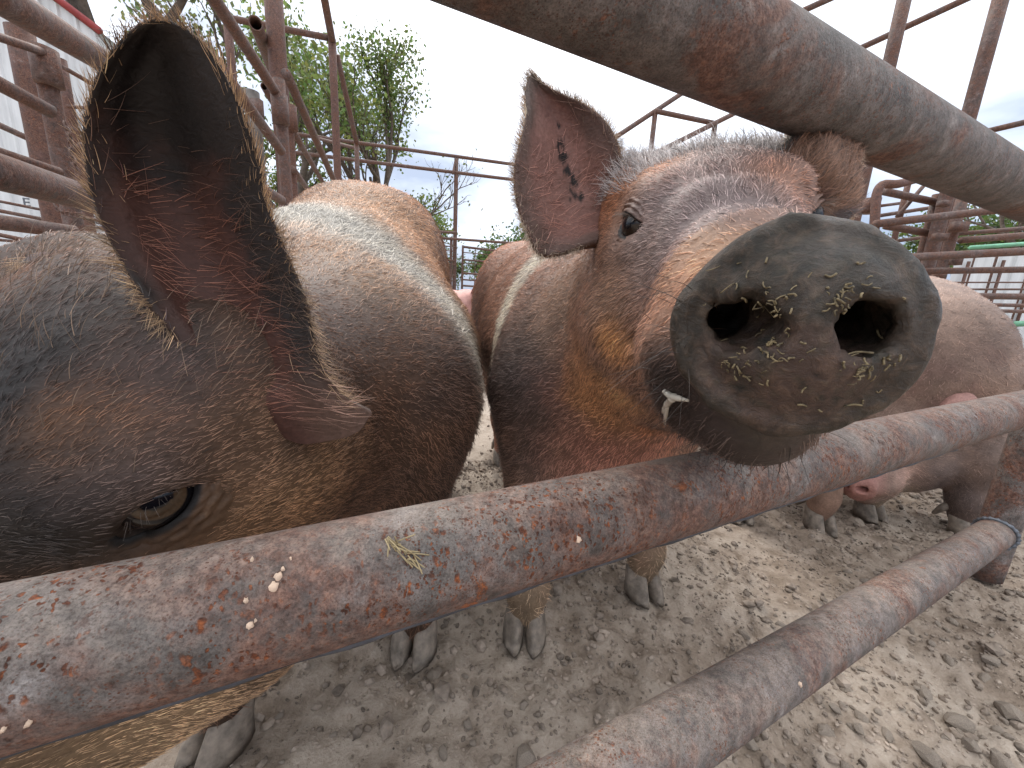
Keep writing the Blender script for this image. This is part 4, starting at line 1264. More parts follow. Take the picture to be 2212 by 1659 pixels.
def make_hog(S):
    """one continuous skin (body, head, ears, eyelids) + eyes, hooves and coat as parts"""
    t0 = time.time()
    S['coat'].place(S)
    s, T, M = S['s'], np.asarray(S['T'], float), np.asarray(S['M'], float)
    H = lambda l: T + M @ (np.asarray(l, float) * s)
    loc = lambda P: ((P - T) @ M) / s
    fn = lambda P: hog_sdf(P, S)
    lo, hi = np.array(S['lo']), np.array(S['hi'])
    V, Q, Nn = surface_nets(fn, lo, hi, S['h'])
    parts = []
    if S.get('hh'):
        box = np.array([H((x, y, z)) for x in (-.15, .15) for y in (-.16, .24) for z in (-.21, .13)])
        Vh, Qh, Nh = surface_nets(fn, box.min(0), box.max(0), S['hh'])
        def inhead(ctr, m):
            q = loc(ctr); return (q[:, 1] > -.135 - m) & (np.abs(q[:, 0]) < .145 + m) & (q[:, 1] < .235) & (q[:, 2] > -.205 - m) & (q[:, 2] < .125 + m)
        kf = inhead(Vh[Qh].mean(1), .0)
        parts.append(compact(Vh, Qh, Nh, kf))
        kb = ~inhead(V[Q].mean(1), -.012)
        V, Q, Nn = compact(V, Q, Nn, kb)
    parts.insert(0, (V, Q, Nn))
    Vs, Qs, Ns, Cs, Ds = [], [], [], [], []
    n = 0
    hair_jobs = []
    for k, (v, q, nn) in enumerate(parts):
        c = S['coat'](v)
        hair_jobs.append(('body' if k == 0 else 'head', v, nn, q, c))
        Vs.append(v); Qs.append(q + n); Ns.append(nn); Cs.append(c); n += len(v)
    for E in S.get('ears', ()):
        v, f, nn, uv, side = ear_mesh(E['A'], E['B'], E['M'], thick=E.get('thick', .0055))
        if E.get('flip'): side = 1 - side
        c = E['col'](v, uv, side)
        hair_jobs.append(('ear', v, nn, f, c, uv, side, E))
        Vs.append(v); Qs.append(f + n); Cs.append(c); n += len(v)
    eyes = []
    for E in S.get('eyes', ()):
        sg = E['side']
        el = S.get('eye_at', (.0605, .003, -.001)); es = E.get('es', 1.0)
        nrm = M @ np.array([sg * .86, .42, .16]); nrm /= np.linalg.norm(nrm); tn = M @ np.array([-sg * .40, .86, -.30])
        tc_ = CC - H((sg * el[0], el[1], el[2])); tc_ /= np.linalg.norm(tc_)
        nrm = nrm * (1 - E.get('turn', 0)) + tc_ * E.get('turn', 0); nrm /= np.linalg.norm(nrm)
        c0 = H((sg * el[0], el[1], el[2])) - nrm * ((es - 1) * .011 * s - E.get('out', 0))
        v, f, c, nn = lid_mesh(c0, nrm, tn, .0128 * s * es, .0098 * s * es, E.get('drop', .8), E['cin'], S['coat'], S, .0143 * s * es)
        Vs.append(v); Qs.append(f + n); Cs.append(c * (.8 + .4 * fbm(v, 300, 2, 3))[:, None]); n += len(v)
        tocam = CC - c0; tocam /= np.linalg.norm(tocam)
        eyes.append((c0, nrm * (1 - E.get('look', 0)) + tocam * E.get('look', 0), es))
    root = mesh_np(S['name'], np.vstack(Vs), np.vstack(Qs), S.get('mat', M_SKIN), None, col=np.vstack(Cs) * S.get('skin_k', 1.0), mud=sstep(loc(np.vstack(Vs))[:, 1], .172, .186) if S.get('muddy') else None)
    tag(root, S['label'], 'pig', S['group'])
    for c0, g, es in eyes: eyeball(c0, g, M[:, 2], .0140 * s * es, root, iris=S.get('iris', (.06, .036, .02)))
    for g, ang in S['feet']:
        for part in hoof_pair(np.array([g[0], g[1], .003]), ang, S.get('hoof_s', 1.0)):
            if part[0] == 'hoof': mesh_np('hoof', part[1], part[2], M_HOOF, root)
            else: mesh_np('dewclaw', part[1], [part[2], part[3]], M_HOOF, root)
    print(S['label'][:30], 'mesh', len(np.vstack(Vs)), round(time.time() - t0, 1))
    return root, hair_jobs, loc, H

GATE_D = np.array([.8915, .4530, 0.0]); GATE_D /= np.linalg.norm(GATE_D)

def axes_of(o, d):
    d = np.array([d[0], d[1], 0.]); d /= np.linalg.norm(d)
    sd = np.array([d[1], -d[0], 0.])
    E = np.stack([sd, d, np.array([0, 0, 1.])], 1)
    B = lambda s, l, z: np.array([o[0], o[1], 0.]) + s * d + l * sd + np.array([0, 0, z])
    return B, E, d, sd

# ---------------- hog with lowered head (the near one on the left)
B1, E1, d1, sd1 = axes_of((-.265, .50), (-.20, .98))
M1 = frame((-.296, -.786, -.543), (.056, -.582, .811)); SZ1 = 1.10; T1 = at(335, 1062, .243) - M1 @ (np.array([-.071, -.002, .006]) * SZ1)
H1 = lambda l: T1 + M1 @ (np.asarray(l, float) * SZ1)
g1r, g1l = gnd(900, 1392)[:2], gnd(495, 1588)[:2]
def G3(g, z): return np.array([g[0], g[1], z])
body1 = [
    ('c', H1((0, -.09, -.03)), B1(.03, 0, .455), .085, .150, .08),
    ('c', H1((0, -.06, -.11)), B1(.0, 0, .38), .070, .12, .08),
    ('c', at(500, 1310, .36), at(120, 1500, .30), .078, .078, .05),
    ('c', at(-60, 795, .34), at(230, 695, .39), .075, .085, .05),
    ('e', B1(.06, .005, .425), (.220, .17, .175), E1, .07),
    ('e', B1(.28, .0, .455), (.250, .31, .205), E1, .08),
    ('e', B1(.34, -.05, .575), (.190, .28, .130), E1, .07),
    ('e', B1(.46, -.03, .605), (.185, .26, .155), E1, .09),
    ('e', B1(.62, -.02, .69), (.175, .22, .160), E1, .10),
    ('e', B1(.62, .065, .56), (.120, .20, .245), E1, .08),
    ('e', B1(.62, -.095, .56), (.125, .20, .25), E1, .08),
    *limb([B1(.02, .12, .42), G3(g1r, .20) + .03 * d1, G3(g1r, .095), G3(g1r, .050)], [.085, .040, .0305, .0265], .06),
    *limb([B1(.0, -.12, .42), G3(g1l, .20) + .03 * d1, G3(g1l, .095), G3(g1l, .050)], [.085, .040, .0305, .0265], .06),
    *limb([B1(.66, .10, .44), B1(.64, .11, .28), B1(.72, .11, .16), B1(.70, .11, .05)], [.11, .06, .037, .031], .06),
    *limb([B1(.66, -.10, .44), B1(.70, -.11, .28), B1(.78, -.11, .16), B1(.76, -.11, .05)], [.11, .06, .037, .031], .06),
]
dark, umber, tan, rust, grey = (.020, .015, .014), (.078, .042, .027), (.29, .175, .105), (.20, .085, .040), (.085, .060, .053)
blot1 = [
    (B1(.30, .1, .80), .30, tan, .9), (B1(.10, .08, .64), .17, (.25, .155, .098), .85), (B1(.05, .20, .42), .16, (.060, .042, .036), .85), (B1(.66, 0, .84), .22, (.28, .150, .085), .9),  # dark low-shoulder blotch: brown coat with some shade painted in
    (B1(.75, .1, .55), .25, (.20, .1, .06), .8),
    ((60, 770), .062, dark, .95), ((10, 920), .055, dark, .92), ((110, 900), .03, dark, .7), ((380, 760), .03, (.028, .02, .018), .7), ((250, 890), .035, (.105, .050, .032), .6), ((440, 930), .04, (.075, .040, .030), .6), ((330, 740), .035, (.03, .022, .02), .7), ((20, 1120), .05, (.045, .032, .027), .7), ((130, 640), .045, (.045, .032, .028), .6), ((210, 930), .035, (.15, .072, .034), .7),
    ((330, 800), .04, (.10, .060, .050), .5),
    ((290, 1060), .042, grey, .75), ((200, 1150), .03, (.07, .048, .041), .6), ((640, 1060), .085, (.20, .115, .062), .75), ((560, 950), .05, (.15, .085, .052), .6),
    ((300, 1600), .12, (.26, .165, .092), .95), ((60, 1190), .04, (.03, .026, .024), .8),
]
coat1 = Coat(umber, blot1, 3, belt=(B1(0, 0, 0), d1 + .42 * sd1, .110, .255, .050, (.205, .186, .160)))
def ear1col(v, uv, side):
    inner = np.tile(np.array([.125, .050, .036]), (len(v), 1))
    u, w = uv[:, 0], uv[:, 1]
    nz = fbm(v, 45, 3, 9)
    inner = mixc(inner, (.018, .013, .013), sstep(u + (nz - .5) * .35, .48, .72))
    inner = mixc(inner, (.032, .021, .018), sstep(np.abs(w - .42) * 2 + (nz - .5) * .6, .60, .95))
    inner = mixc(inner, (.25, .150, .115), (1 - sstep(u, .06, .26)) * sstep(w, .50, .80))
    outer = np.tile(np.array([.09, .055, .04]), (len(v), 1))
    return np.where(side[:, None] > .5, outer, inner) * (.75 + .5 * nz)[:, None]
ear1 = dict(
    A=[at(480, 815, .256), at(352, 705, .233), at(268, 565, .229), at(216, 450, .220), at(187, 320, .211), at(184, 230, .206), at(204, 150, .202), at(245, 92, .200), at(295, 58, .199), at(345, 46, .199)],
    B=[at(800, 885, .300), at(742, 850, .280), at(694, 780, .262), at(652, 650, .250), at(604, 540, .241), at(572, 450, .234), at(560, 350, .225), at(545, 280, .218), at(502, 170, .209), at(452, 100, .204), at(400, 62, .201), at(345, 46, .199)],
    M=[at(655, 935, .290), at(590, 850, .268), at(492, 670, .264), at(424, 500, .257), at(380, 340, .243), at(356, 200, .224), at(345, 110, .213), at(345, 46, .199)],
    col=ear1col, thick=.006)
ear1b = dict(
    A=[H1((.070, -.090, .04)), H1((.120, -.09, .050)), H1((.18, -.10, .02)), H1((.225, -.10, -.06))],
    B=[H1((.090, -.10, -.02)), H1((.135, -.10, -.03)), H1((.185, -.11, -.07)), H1((.225, -.10, -.06))],
    M=[H1((.085, -.125, .01)), H1((.14, -.13, .02)), H1((.195, -.13, -.02)), H1((.225, -.10, -.06))],
    col=ear1col)
S1 = dict(name='pig', skin_k=.52, narrow=.0, ear_root=0.0, fore=.018, skull=1.22, eye_at=(.071, -.002, .006), s=SZ1, T=T1, M=M1, body=body1, jowl=1.12, coat=coat1, h=.008, hh=.003, lo=(-.75, .02, -.01), hi=(.10, 1.50, .96),
          ears=[ear1, ear1b], eyes=[dict(side=-1, cin=(.012, .009, .009), cout=(.075, .055, .052), drop=.80, es=1.45, look=.55, turn=.45, out=.006), dict(side=1, cin=(.012, .009, .009), cout=(.075, .055, .052), drop=.72)],
          feet=[(g1r, math.radians(-95)), (g1l, math.radians(-110)), (B1(.68, .11, 0)[:2], math.radians(-80)), (B1(.74, -.11, 0)[:2], math.radians(-80))], hoof_s=1.28,
          label="dark brown pig with pale shoulder belt, head lowered and one big dark ear raised", group="pigs in the pen")
hog1, hj1, loc1, _ = make_hog(S1)

# ---------------- hog pushing its snout over the rail
B2, E2, d2, sd2 = axes_of((.165, .66), (-.16, .987))
T2 = np.array([.1625, .3455, .652]); M2 = frame((-.254, -.967, -.034), (-.062, -.019, .998))
H2 = lambda l: T2 + M2 @ np.asarray(l, float)
g2r, g2l, g2h = gnd(1132, 1366)[:2], gnd(1382, 1274)[:2], gnd(1085, 1003)[:2]
body2 = [
    ('c', H2((0, -.10, -.03)), B2(.04, 0, .53), .088, .140, .07),
    ('c', H2((0, -.07, -.12)), B2(.0, 0, .41), .066, .13, .06),
    ('e', B2(.05, 0, .445), (.186, .17, .185), E2, .07),
    ('e', B2(.34, 0, .48), (.200, .36, .205), E2, .08),
    ('e', B2(.36, 0, .58), (.150, .36, .150), E2, .08),
    ('e', B2(.66, 0, .60), (.165, .24, .155), E2, .09),
    ('e', B2(.67, .085, .51), (.115, .19, .22), E2, .08),
    ('e', B2(.67, -.085, .51), (.115, .19, .22), E2, .08),
    *limb([B2(.03, -.10, .40), G3(g2r, .22) + .02 * d2, G3(g2r, .095), G3(g2r, .050)], [.090, .040, .0305, .0265], .06),
    *limb([B2(.02, .11, .40), G3(g2l, .22) + .02 * d2, G3(g2l, .095), G3(g2l, .050)], [.090, .040, .0305, .0265], .06),
    *limb([B2(.68, -.10, .42), G3(g2h, .27) - .02 * d2, G3(g2h, .16) + .05 * d2, G3(g2h, .050)], [.11, .058, .036, .030], .06),
    *limb([B2(.68, .10, .42), B2(.70, .11, .27), B2(.78, .11, .16), B2(.76, .11, .05)], [.11, .058, .036, .030], .06),
]
orange = (.27, .135, .064)
blot2 = [
    ((1140, 800), .10, (.040, .029, .026), .95), ((1175, 900), .09, (.048, .033, .029), .85), ((1130, 980), .06, (.10, .06, .045), .7), ((1290, 1005), .09, (.235, .115, .090), .9), ((1200, 640), .10, (.15, .095, .065), .7),
    (B2(.1, -.1, .70), .20, (.17, .09, .06), .8), (B2(.05, -.18, .42), .17, (.058, .040, .035), .9), (B2(-.12, -.02, .42), .13, (.24, .115, .085), .9),
    (B2(.05, -.10, .30), .09, (.26, .12, .08), .6), (B2(.7, -.1, .45), .25, (.17, .085, .06), .6), (B2(.7, -.1, .75), .22, (.22, .095, .055), .8),
    (G3(g2r, .08), .11, (.20, .145, .095), .85), (G3(g2l, .08), .11, (.20, .145, .095), .85), (G3(g2h, .12), .12, (.28, .12, .07), .8),
    ((1570, 400), .105, (.165, .132, .130), .9), ((1330, 420), .05, (.20, .092, .050), .85), ((1420, 360), .03, (.21, .10, .05), .7), ((1690, 380), .04, (.20, .09, .05), .7),
    ((1400, 540), .030, (.16, .115, .10), .7), ((1600, 530), .045, (.27, .155, .085), .85), ((1490, 560), .03, (.30, .165, .09), .7),
    ((1310, 640), .045, (.135, .080, .052), .85), ((1285, 860), .075, orange, .9), ((1330, 740), .03, (.38, .19, .08), .7), ((1345, 860), .035, (.34, .18, .085), .8),
    ((1430, 700), .035, (.36, .20, .135), .9), ((1390, 790), .02, (.38, .22, .15), .6), ((1450, 860), .038, (.045, .033, .030), .97), ((1425, 925), .030, (.055, .036, .030), .8), ((1560, 960), .05, (.045, .030, .024), .95), ((1400, 930), .025, (.20, .08, .035), .7), ((1470, 850), .040, (.030, .022, .020), .97), ((1455, 920), .036, (.030, .021, .018), .95), ((1540, 975), .06, (.030, .020, .017), .97), ((1680, 985), .05, (.035, .023, .019), .9),
]
def snout2(P, c):
    q = ((P - T2) @ M2)
    w = sstep(q[:, 1], .170, .185)
    nz = fbm(P, 160, 3, 21); n2 = fbm(P, 60, 3, 24)
    plate = np.tile(np.array([.046, .033, .023]), (len(P), 1)) * (.7 + .6 * fbm(P * np.array([1, 1, 3.0]), 120, 3, 28))[:, None]
    plate = mixc(plate, (.085, .060, .046), sstep(n2, .5, .68))
    ctr = np.sqrt(((q[:, 0] - .0075) / .026) ** 2 + ((q[:, 2] + .088) / .020) ** 2) + (n2 - .5) * 1.2
    plate = mixc(plate, (.16, .092, .074), .9 * (1 - sstep(ctr, .6, 1.25)))
    plate = mixc(plate, (.030, .028, .022), sstep(nz, .60, .70))
    plate = mixc(plate, (.13, .105, .07), .5 * sstep(fbm(P, 420, 2, 29), .62, .75))
    plate = mixc(plate, (.080, .064, .048), .5 * sstep(np.sqrt(((q[:, 0] - .0075) / .0425) ** 2 + ((q[:, 2] + .07) / .0425) ** 2), .86, .98))
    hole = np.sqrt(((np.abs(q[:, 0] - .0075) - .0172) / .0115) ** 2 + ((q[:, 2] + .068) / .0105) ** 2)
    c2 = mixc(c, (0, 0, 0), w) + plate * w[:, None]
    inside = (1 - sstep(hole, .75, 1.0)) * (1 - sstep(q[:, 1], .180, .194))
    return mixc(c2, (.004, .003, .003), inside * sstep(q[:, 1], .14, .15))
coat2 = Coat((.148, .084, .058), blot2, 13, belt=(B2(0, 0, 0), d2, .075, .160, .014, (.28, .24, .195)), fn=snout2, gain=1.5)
def ear2col(v, uv, side):
    u, w = uv[:, 0], uv[:, 1]
    nz = fbm(v, 45, 3, 19); n2 = fbm(v, 170, 2, 23)
    c = np.tile(np.array([.29, .150, .125]), (len(v), 1)) * (.7 + .6 * nz)[:, None]
    c = mixc(c, (.10, .062, .050), sstep(np.abs(w - .5) * 2 + (nz - .5) * .5, .55, .95) * .85)
    c = mixc(c, (.10, .068, .055), sstep(u + (nz - .5) * .3, .72, .95))
    band = np.exp(-((w - .52) / .10) ** 2) * sstep(u, .2, .3) * (1 - sstep(u, .62, .72))
    c = mixc(c, (.020, .014, .014), sstep(n2 + band * .30, .80, .86) * sstep(band, .15, .3))
    o = np.tile(np.array([.15, .075, .045]), (len(v), 1)) * (.7 + .6 * nz)[:, None]
    return np.where(side[:, None] > .5, o, c)
def ear2bcol(v, uv, side):
    nz = fbm(v, 45, 3, 29)
    c = np.tile(np.array([.15, .082, .053]), (len(v), 1))
    c = mixc(c, (.05, .03, .026), sstep(fbm(v, 40, 2, 33), .5, .62))
    return c * (.7 + .6 * nz)[:, None]
ear2 = dict(
    A=[at(1290, 530, .405), at(1250, 541, .398), at(1210, 552, .388), at(1166, 548, .378), at(1145, 500, .374), at(1127, 455, .372), at(1114, 400, .372), at(1112, 350, .374), at(1121, 300, .380), at(1131, 250, .386), at(1133, 200, .391), at(1148, 158, .396)],
    B=[at(1362, 420, .395), at(1350, 365, .388), at(1328, 305, .386), at(1300, 262, .387), at(1262, 225, .390), at(1215, 198, .393), at(1175, 178, .395), at(1148, 158, .396)],
    M=[at(1330, 480, .435), at(1285, 465, .432), at(1240, 420, .430), at(1210, 340, .424), at(1190, 270, .414), at(1165, 210, .404), at(1148, 158, .396)],
    col=ear2col, thick=.0055)
ear2b = dict(
    A=[at(1665, 420, 0.330), at(1688, 350, 0.317), at(1705, 305, 0.317), at(1740, 265, 0.325), at(1790, 243, 0.333), at(1838, 250, 0.339)],
    B=[at(1800, 500, 0.330), at(1832, 448, 0.323), at(1849, 395, 0.325), at(1853, 340, 0.329), at(1850, 290, 0.335), at(1838, 250, 0.339)],
    M=[at(1735, 460, 0.300), at(1765, 395, 0.290), at(1785, 330, 0.297), at(1805, 285, 0.317), at(1838, 250, 0.339)],
    col=ear2bcol, flip=True)
S2 = dict(name='pig', muddy=True, skin_k=.74, iris=(.028, .018, .013), s=1.0, T=T2, M=M2, body=body2, jowl=1.0, fore=-.006, turn=.22, shift=.0075, coat=coat2, h=.008, hh=.0026, lo=(-.28, .02, -.01), hi=(.52, 1.60, .90),
          ears=[ear2, ear2b], eyes=[dict(side=1, cin=(.016, .012, .012), cout=(.24, .17, .155), drop=.60, es=1.15, look=.35), dict(side=-1, cin=(.016, .012, .012), cout=(.24, .17, .155), drop=.60, es=1.15, look=.35)],
          feet=[(g2r, math.radians(-92)), (g2l, math.radians(-75)), (g2h, math.radians(-75)), (B2(.74, .11, 0)[:2], math.radians(-90))], hoof_s=1.28,
          label="rusty brown pig resting its muddy snout on the pipe rail", group="pigs in the pen")
hog2, hj2, loc2, _ = make_hog(S2)

# ---------------- pale pig nosing the ground beyond the gate
B3, E3, d3, sd3 = axes_of((1.19, 1.12), (.60, .80))
f3 = at(1878, 1046, .92) - at(1998, 950, 1.04)
M3 = frame(f3, (-.35, -.15, .9)); T3 = at(1995, 955, 1.04) + M3 @ np.array([.06, 0, 0])
H3 = lambda l: T3 + M3 @ np.asarray(l, float)
g3a, g3b = gnd(2068, 1152)[:2], gnd(1868, 1114)[:2]
body3 = [
    ('c', H3((0, -.09, -.03)), B3(.04, 0, .48), .088, .15, .08), ('c', H3((0, -.06, -.11)), B3(0, 0, .38), .066, .12, .06),
    ('e', B3(.06, 0, .46), (.185, .18, .20), E3, .07), ('e', B3(.34, 0, .48), (.20, .36, .205), E3, .08), ('e', B3(.38, 0, .575), (.155, .34, .14), E3, .08),
    ('e', B3(.66, 0, .60), (.165, .24, .15), E3, .09), ('e', B3(.66, .085, .50), (.115, .19, .22), E3, .08), ('e', B3(.66, -.085, .50), (.115, .19, .22), E3, .08),
    *limb([B3(.03, .11, .40), G3(g3a, .22), G3(g3a, .095), G3(g3a, .050)], [.09, .046, .036, .028], .06),
    *limb([B3(.03, -.11, .40), G3(g3b, .22), G3(g3b, .095), G3(g3b, .050)], [.09, .040, .0305, .0265], .06),
    *limb([B3(.68, .10, .42), B3(.70, .11, .27), B3(.78, .11, .16), B3(.76, .11, .058)], [.11, .058, .036, .028], .06),
    *limb([B3(.68, -.10, .42), B3(.70, -.11, .27), B3(.78, -.11, .16), B3(.76, -.11, .058)], [.11, .058, .036, .028], .06),
]
coat3 = Coat((.18, .122, .096), [(B3(.3, 0, .75), .22, (.225, .160, .130), .8), (H3((0, .2, -.07)), .07, (.40, .19, .16), .95), (H3((-.05, .08, -.08)), .06, (.42, .27, .22), .8), (H3((-.07, -.04, -.1)), .07, (.22, .16, .14), .8), (B3(.0, 0, .4), .15, (.28, .15, .13), .7), (G3(g3a, .12), .16, (.085, .062, .055), .95), (G3(g3b, .08), .1, (.26, .20, .14), .8), (B3(.55, .15, .6), .2, (.27, .17, .13), .6)], 43, gain=1.15)
def ear3col(v, uv, side): return np.tile(np.array([.36, .20, .175]), (len(v), 1)) * (.7 + .6 * fbm(v, 40, 2, 3))[:, None]
def ears_std(H, flop=.5):
    out = []
    for sg in (-1, 1):
        out.append(dict(A=[H((sg * .055, -.085, .05)), H((sg * .085, -.075, .11)), H((sg * .125, -.055, .145)), H((sg * .19, -.02, .13 - .08 * flop))],
                        B=[H((sg * .095, -.10, -.005)), H((sg * .135, -.085, .03)), H((sg * .170, -.06, .05)), H((sg * .19, -.02, .13 - .08 * flop))],
                        M=[H((sg * .085, -.125, .03)), H((sg * .12, -.115, .085)), H((sg * .155, -.085, .105)), H((sg * .19, -.02, .13 - .08 * flop))], col=ear3col))
    return out
ear3 = dict(A=[at(2000, 905, 1.10), at(2012, 872, 1.06), at(2050, 850, 1.02), at(2095, 852, .99), at(2125, 880, .97)],
            B=[at(2070, 955, 1.08), at(2085, 925, 1.03), at(2105, 905, 1.0), at(2120, 893, .98), at(2125, 880, .97)],
            M=[at(2030, 930, 1.05), at(2045, 898, 1.0), at(2075, 875, .98), at(2105, 872, .975), at(2125, 880, .97)], col=ear3col)
S3 = dict(name='pig', s=1.0, T=T3, M=M3, body=body3, coat=coat3, h=.011, hh=.006, lo=(.75, .70, -.01), hi=(2.15, 2.0, .86), ears=[ear3, ears_std(H3, 2.2)[1]], mat=M_SKIN,
          eyes=[dict(side=-1, cin=(.02, .015, .015), cout=(.28, .17, .15)), dict(side=1, cin=(.02, .015, .015), cout=(.28, .17, .15))],
          feet=[(g3a, math.radians(-60)), (g3b, math.radians(-85)), (B3(.74, .11, 0)[:2], math.radians(-140)), (B3(.74, -.11, 0)[:2], math.radians(-140))], hoof_s=1.28,
          label="pale pinkish grey pig with its nose to the ground behind the rail", group="pigs in the pen")
hog3, hj3, loc3, _ = make_hog(S3)
# ---------------- two more, mostly hidden
def plain_hog(o, d, T, fwd, up, feet, base, seed, label, s=1.0, h=.013, size=1.0):
    Bx, Ex, dx, sx = axes_of(o, d)
    Mx = frame(fwd, up); Hx = lambda l: np.asarray(T) + Mx @ (np.asarray(l, float) * s)
    z = size
    body = [('c', Hx((0, -.09, -.03)), Bx(.04, 0, .52 * z), .088, .15, .08), ('c', Hx((0, -.06, -.11)), Bx(0, 0, .40 * z), .066, .12, .06),
            ('e', Bx(.06, 0, .46 * z), (.185, .18, .19), Ex, .07), ('e', Bx(.34, 0, .47 * z), (.195, .36, .195), Ex, .08), ('e', Bx(.66, 0, .55 * z), (.165, .24, .15), Ex, .09)]
    fr_, fl_ = feet
    allf = [fr_, fl_, Bx(.74, -.11, 0)[:2], Bx(.74, .11, 0)[:2]]
    for k, g in enumerate(allf):
        sh = Bx(.03 if k < 2 else .68, (-.1, .1)[k % 2], .40 * z)
        body += limb([sh, G3(g, .22), G3(g, .095), G3(g, .050)], [.09, .042, .0305, .0265], .06)
    c = Coat(base, [], seed, gain=1.0)
    lo = np.array([min(o[0], o[0] + d[0]) - .45, min(o[1], o[1] + d[1]) - .45, -.01]); hi = np.array([max(o[0], o[0] + d[0]) + .45, max(o[1], o[1] + d[1]) + .3, .9])
    ang = math.atan2(-d[1], -d[0])
    S = dict(name='pig', s=s, T=np.asarray(T), M=Mx, body=body, coat=c, h=h, lo=lo, hi=hi, ears=ears_std(Hx), mat=M_SKIN_FAR, eyes=[dict(side=-1, cin=(.02, .015, .015), cout=base), dict(side=1, cin=(.02, .015, .015), cout=base)],
             feet=[(g, ang) for g in allf], hoof_s=1.28, label=label, group="pigs in the pen")
    return make_hog(S), S
g5 = gnd(1762, 1140)[:2]
(hog5, hj5, _, _), S5 = plain_hog((g5[0] - .09, g5[1] + .10), (.06, 1), (g5[0] - .24, g5[1] - .12, .52), (-.4, -1, -.5), (0, -.3, 1), ((g5[0] - .20, g5[1] + .04), g5), (.24, .15, .11), 53, "brown pig standing behind the muddy snout with only a hoof showing")
p4_ = at(1010, 655, 2.7)
(hog4, hj4, _, _), S4 = plain_hog((p4_[0] - .02, p4_[1]), (.12, 1), (p4_[0] - .03, p4_[1] - .30, .50), (-.2, -1, -.4), (0, -.3, 1), ((p4_[0] - .12, p4_[1] - .05), (p4_[0] + .1, p4_[1] - .05)), (.50, .27, .235), 57, "small pink pig far back in the gap between two brown pigs", size=.90)
# ------------------------------------------------------------------ coats
def coat_on(root, jobs, S, counts, lens, flow_body, flow_head, seed, inner_len=.010, head_dens=None, body_dens=None):
    T, M, s = np.asarray(S['T']), np.asarray(S['M']), S['s']
    loc = lambda P: ((P - T) @ M) / s
    for j in jobs:
        if j[0] == 'body':
            grow_hair('coat', j[1], j[2], j[3], j[4], root, M_HAIR, counts[0], (lambda P: lens[1] + (lens[0] - lens[1]) * sstep(np.linalg.norm(P - T, axis=1), .20, .42)), flow_body, dens=body_dens(j[1]) if body_dens else None, lift=.36, rad=.00029, wild=.48, seed=seed, light=1.75)
        elif j[0] == 'head':
            q = loc(j[1])
            d = (1 - sstep(q[:, 1], .165, .180)) * (.35 + .65 * (1 - sstep(q[:, 1], .06, .15)))
            for sg in (-1, 1):
                e = np.linalg.norm((q - np.array([sg * .064, .003, .002])) / np.array([1, 1.2, .9]), axis=1)
                d = d * (.03 + .97 * sstep(e, .020, .040))
            grow_hair('face_hair', j[1], j[2], j[3], j[4], root, M_HAIR, counts[1], lens[1], flow_head, dens=d, lift=.28, rad=.00020, wild=.40, seed=seed + 1, light=1.6)
        else:
            _, v, nn, f, c, uv, side, E = j
            rim = np.exp(-np.minimum(uv[:, 1], 1 - uv[:, 1]) / .05) + np.exp(-(1 - uv[:, 0]) / .04)
            back = E.get('tip', v[np.argmax(uv[:, 0])])
            base = v[uv[:, 0] < .02].mean(0)
            up = (back - base) / np.linalg.norm(back - base)
            ctr = v.mean(0)
            def fl(P, up=up): return np.tile(up, (len(P), 1)) * .8
            d_out = (side > .5) * .8 * sstep(uv[:, 0], .06, .15)
            if E.get('n_out'): grow_hair('ear_hair', v, nn, f, np.maximum(c, .05), root, M_HAIR, E['n_out'], .010, fl, dens=d_out + .001, lift=.45, rad=.00017, wild=.5, seed=seed + 7, light=1.5)
            if E.get('n_rim'):
                mid = v[(np.abs(uv[:, 1] - .5) < .03)].mean(0)
                def flr(P, mid=mid, up=up):
                    r = P - mid; r = r / (np.linalg.norm(r, axis=1)[:, None] + 1e-9)
                    return r * 1.0 + up * .35
                cr = np.tile(np.array(E.get('rim_col', (.30, .20, .12))), (len(v), 1)) * (.4 + 1.2 * fbm(v, 60, 2, 41))[:, None]
                grow_hair('ear_fringe', v, nn, f, cr, root, M_HAIR, E['n_rim'], .0095, flr, dens=rim ** 2 * (.25 + side) * sstep(uv[:, 0], .04, .12) + 1e-5, lift=.30, rad=.00014, wild=.45, seed=seed + 8, light=1.2, droop=.05)
            if E.get('n_in'):
                cw = np.array([0, 0, 0]) + v[(uv[:, 1] > .97)].mean(0) - v[(uv[:, 1] < .03)].mean(0)
                cw = cw / np.linalg.norm(cw)
                def fli(P, cw=cw, up=up): return np.tile(cw * E.get('in_dir', 1) + up * .35, (len(P), 1))
                ci = np.maximum(c * 1.6, .02) + np.array([.05, .03, .018])
                grow_hair('ear_hair', v, nn, f, ci, root, M_HAIR, E['n_in'], .022, fli, dens=(side < .5) * (1 - sstep(uv[:, 0], .45, .75)) * sstep(uv[:, 0], .05, .12) + 1e-6, lift=.35, rad=.00013, wild=.35, seed=seed + 9, light=1.1, droop=.05)

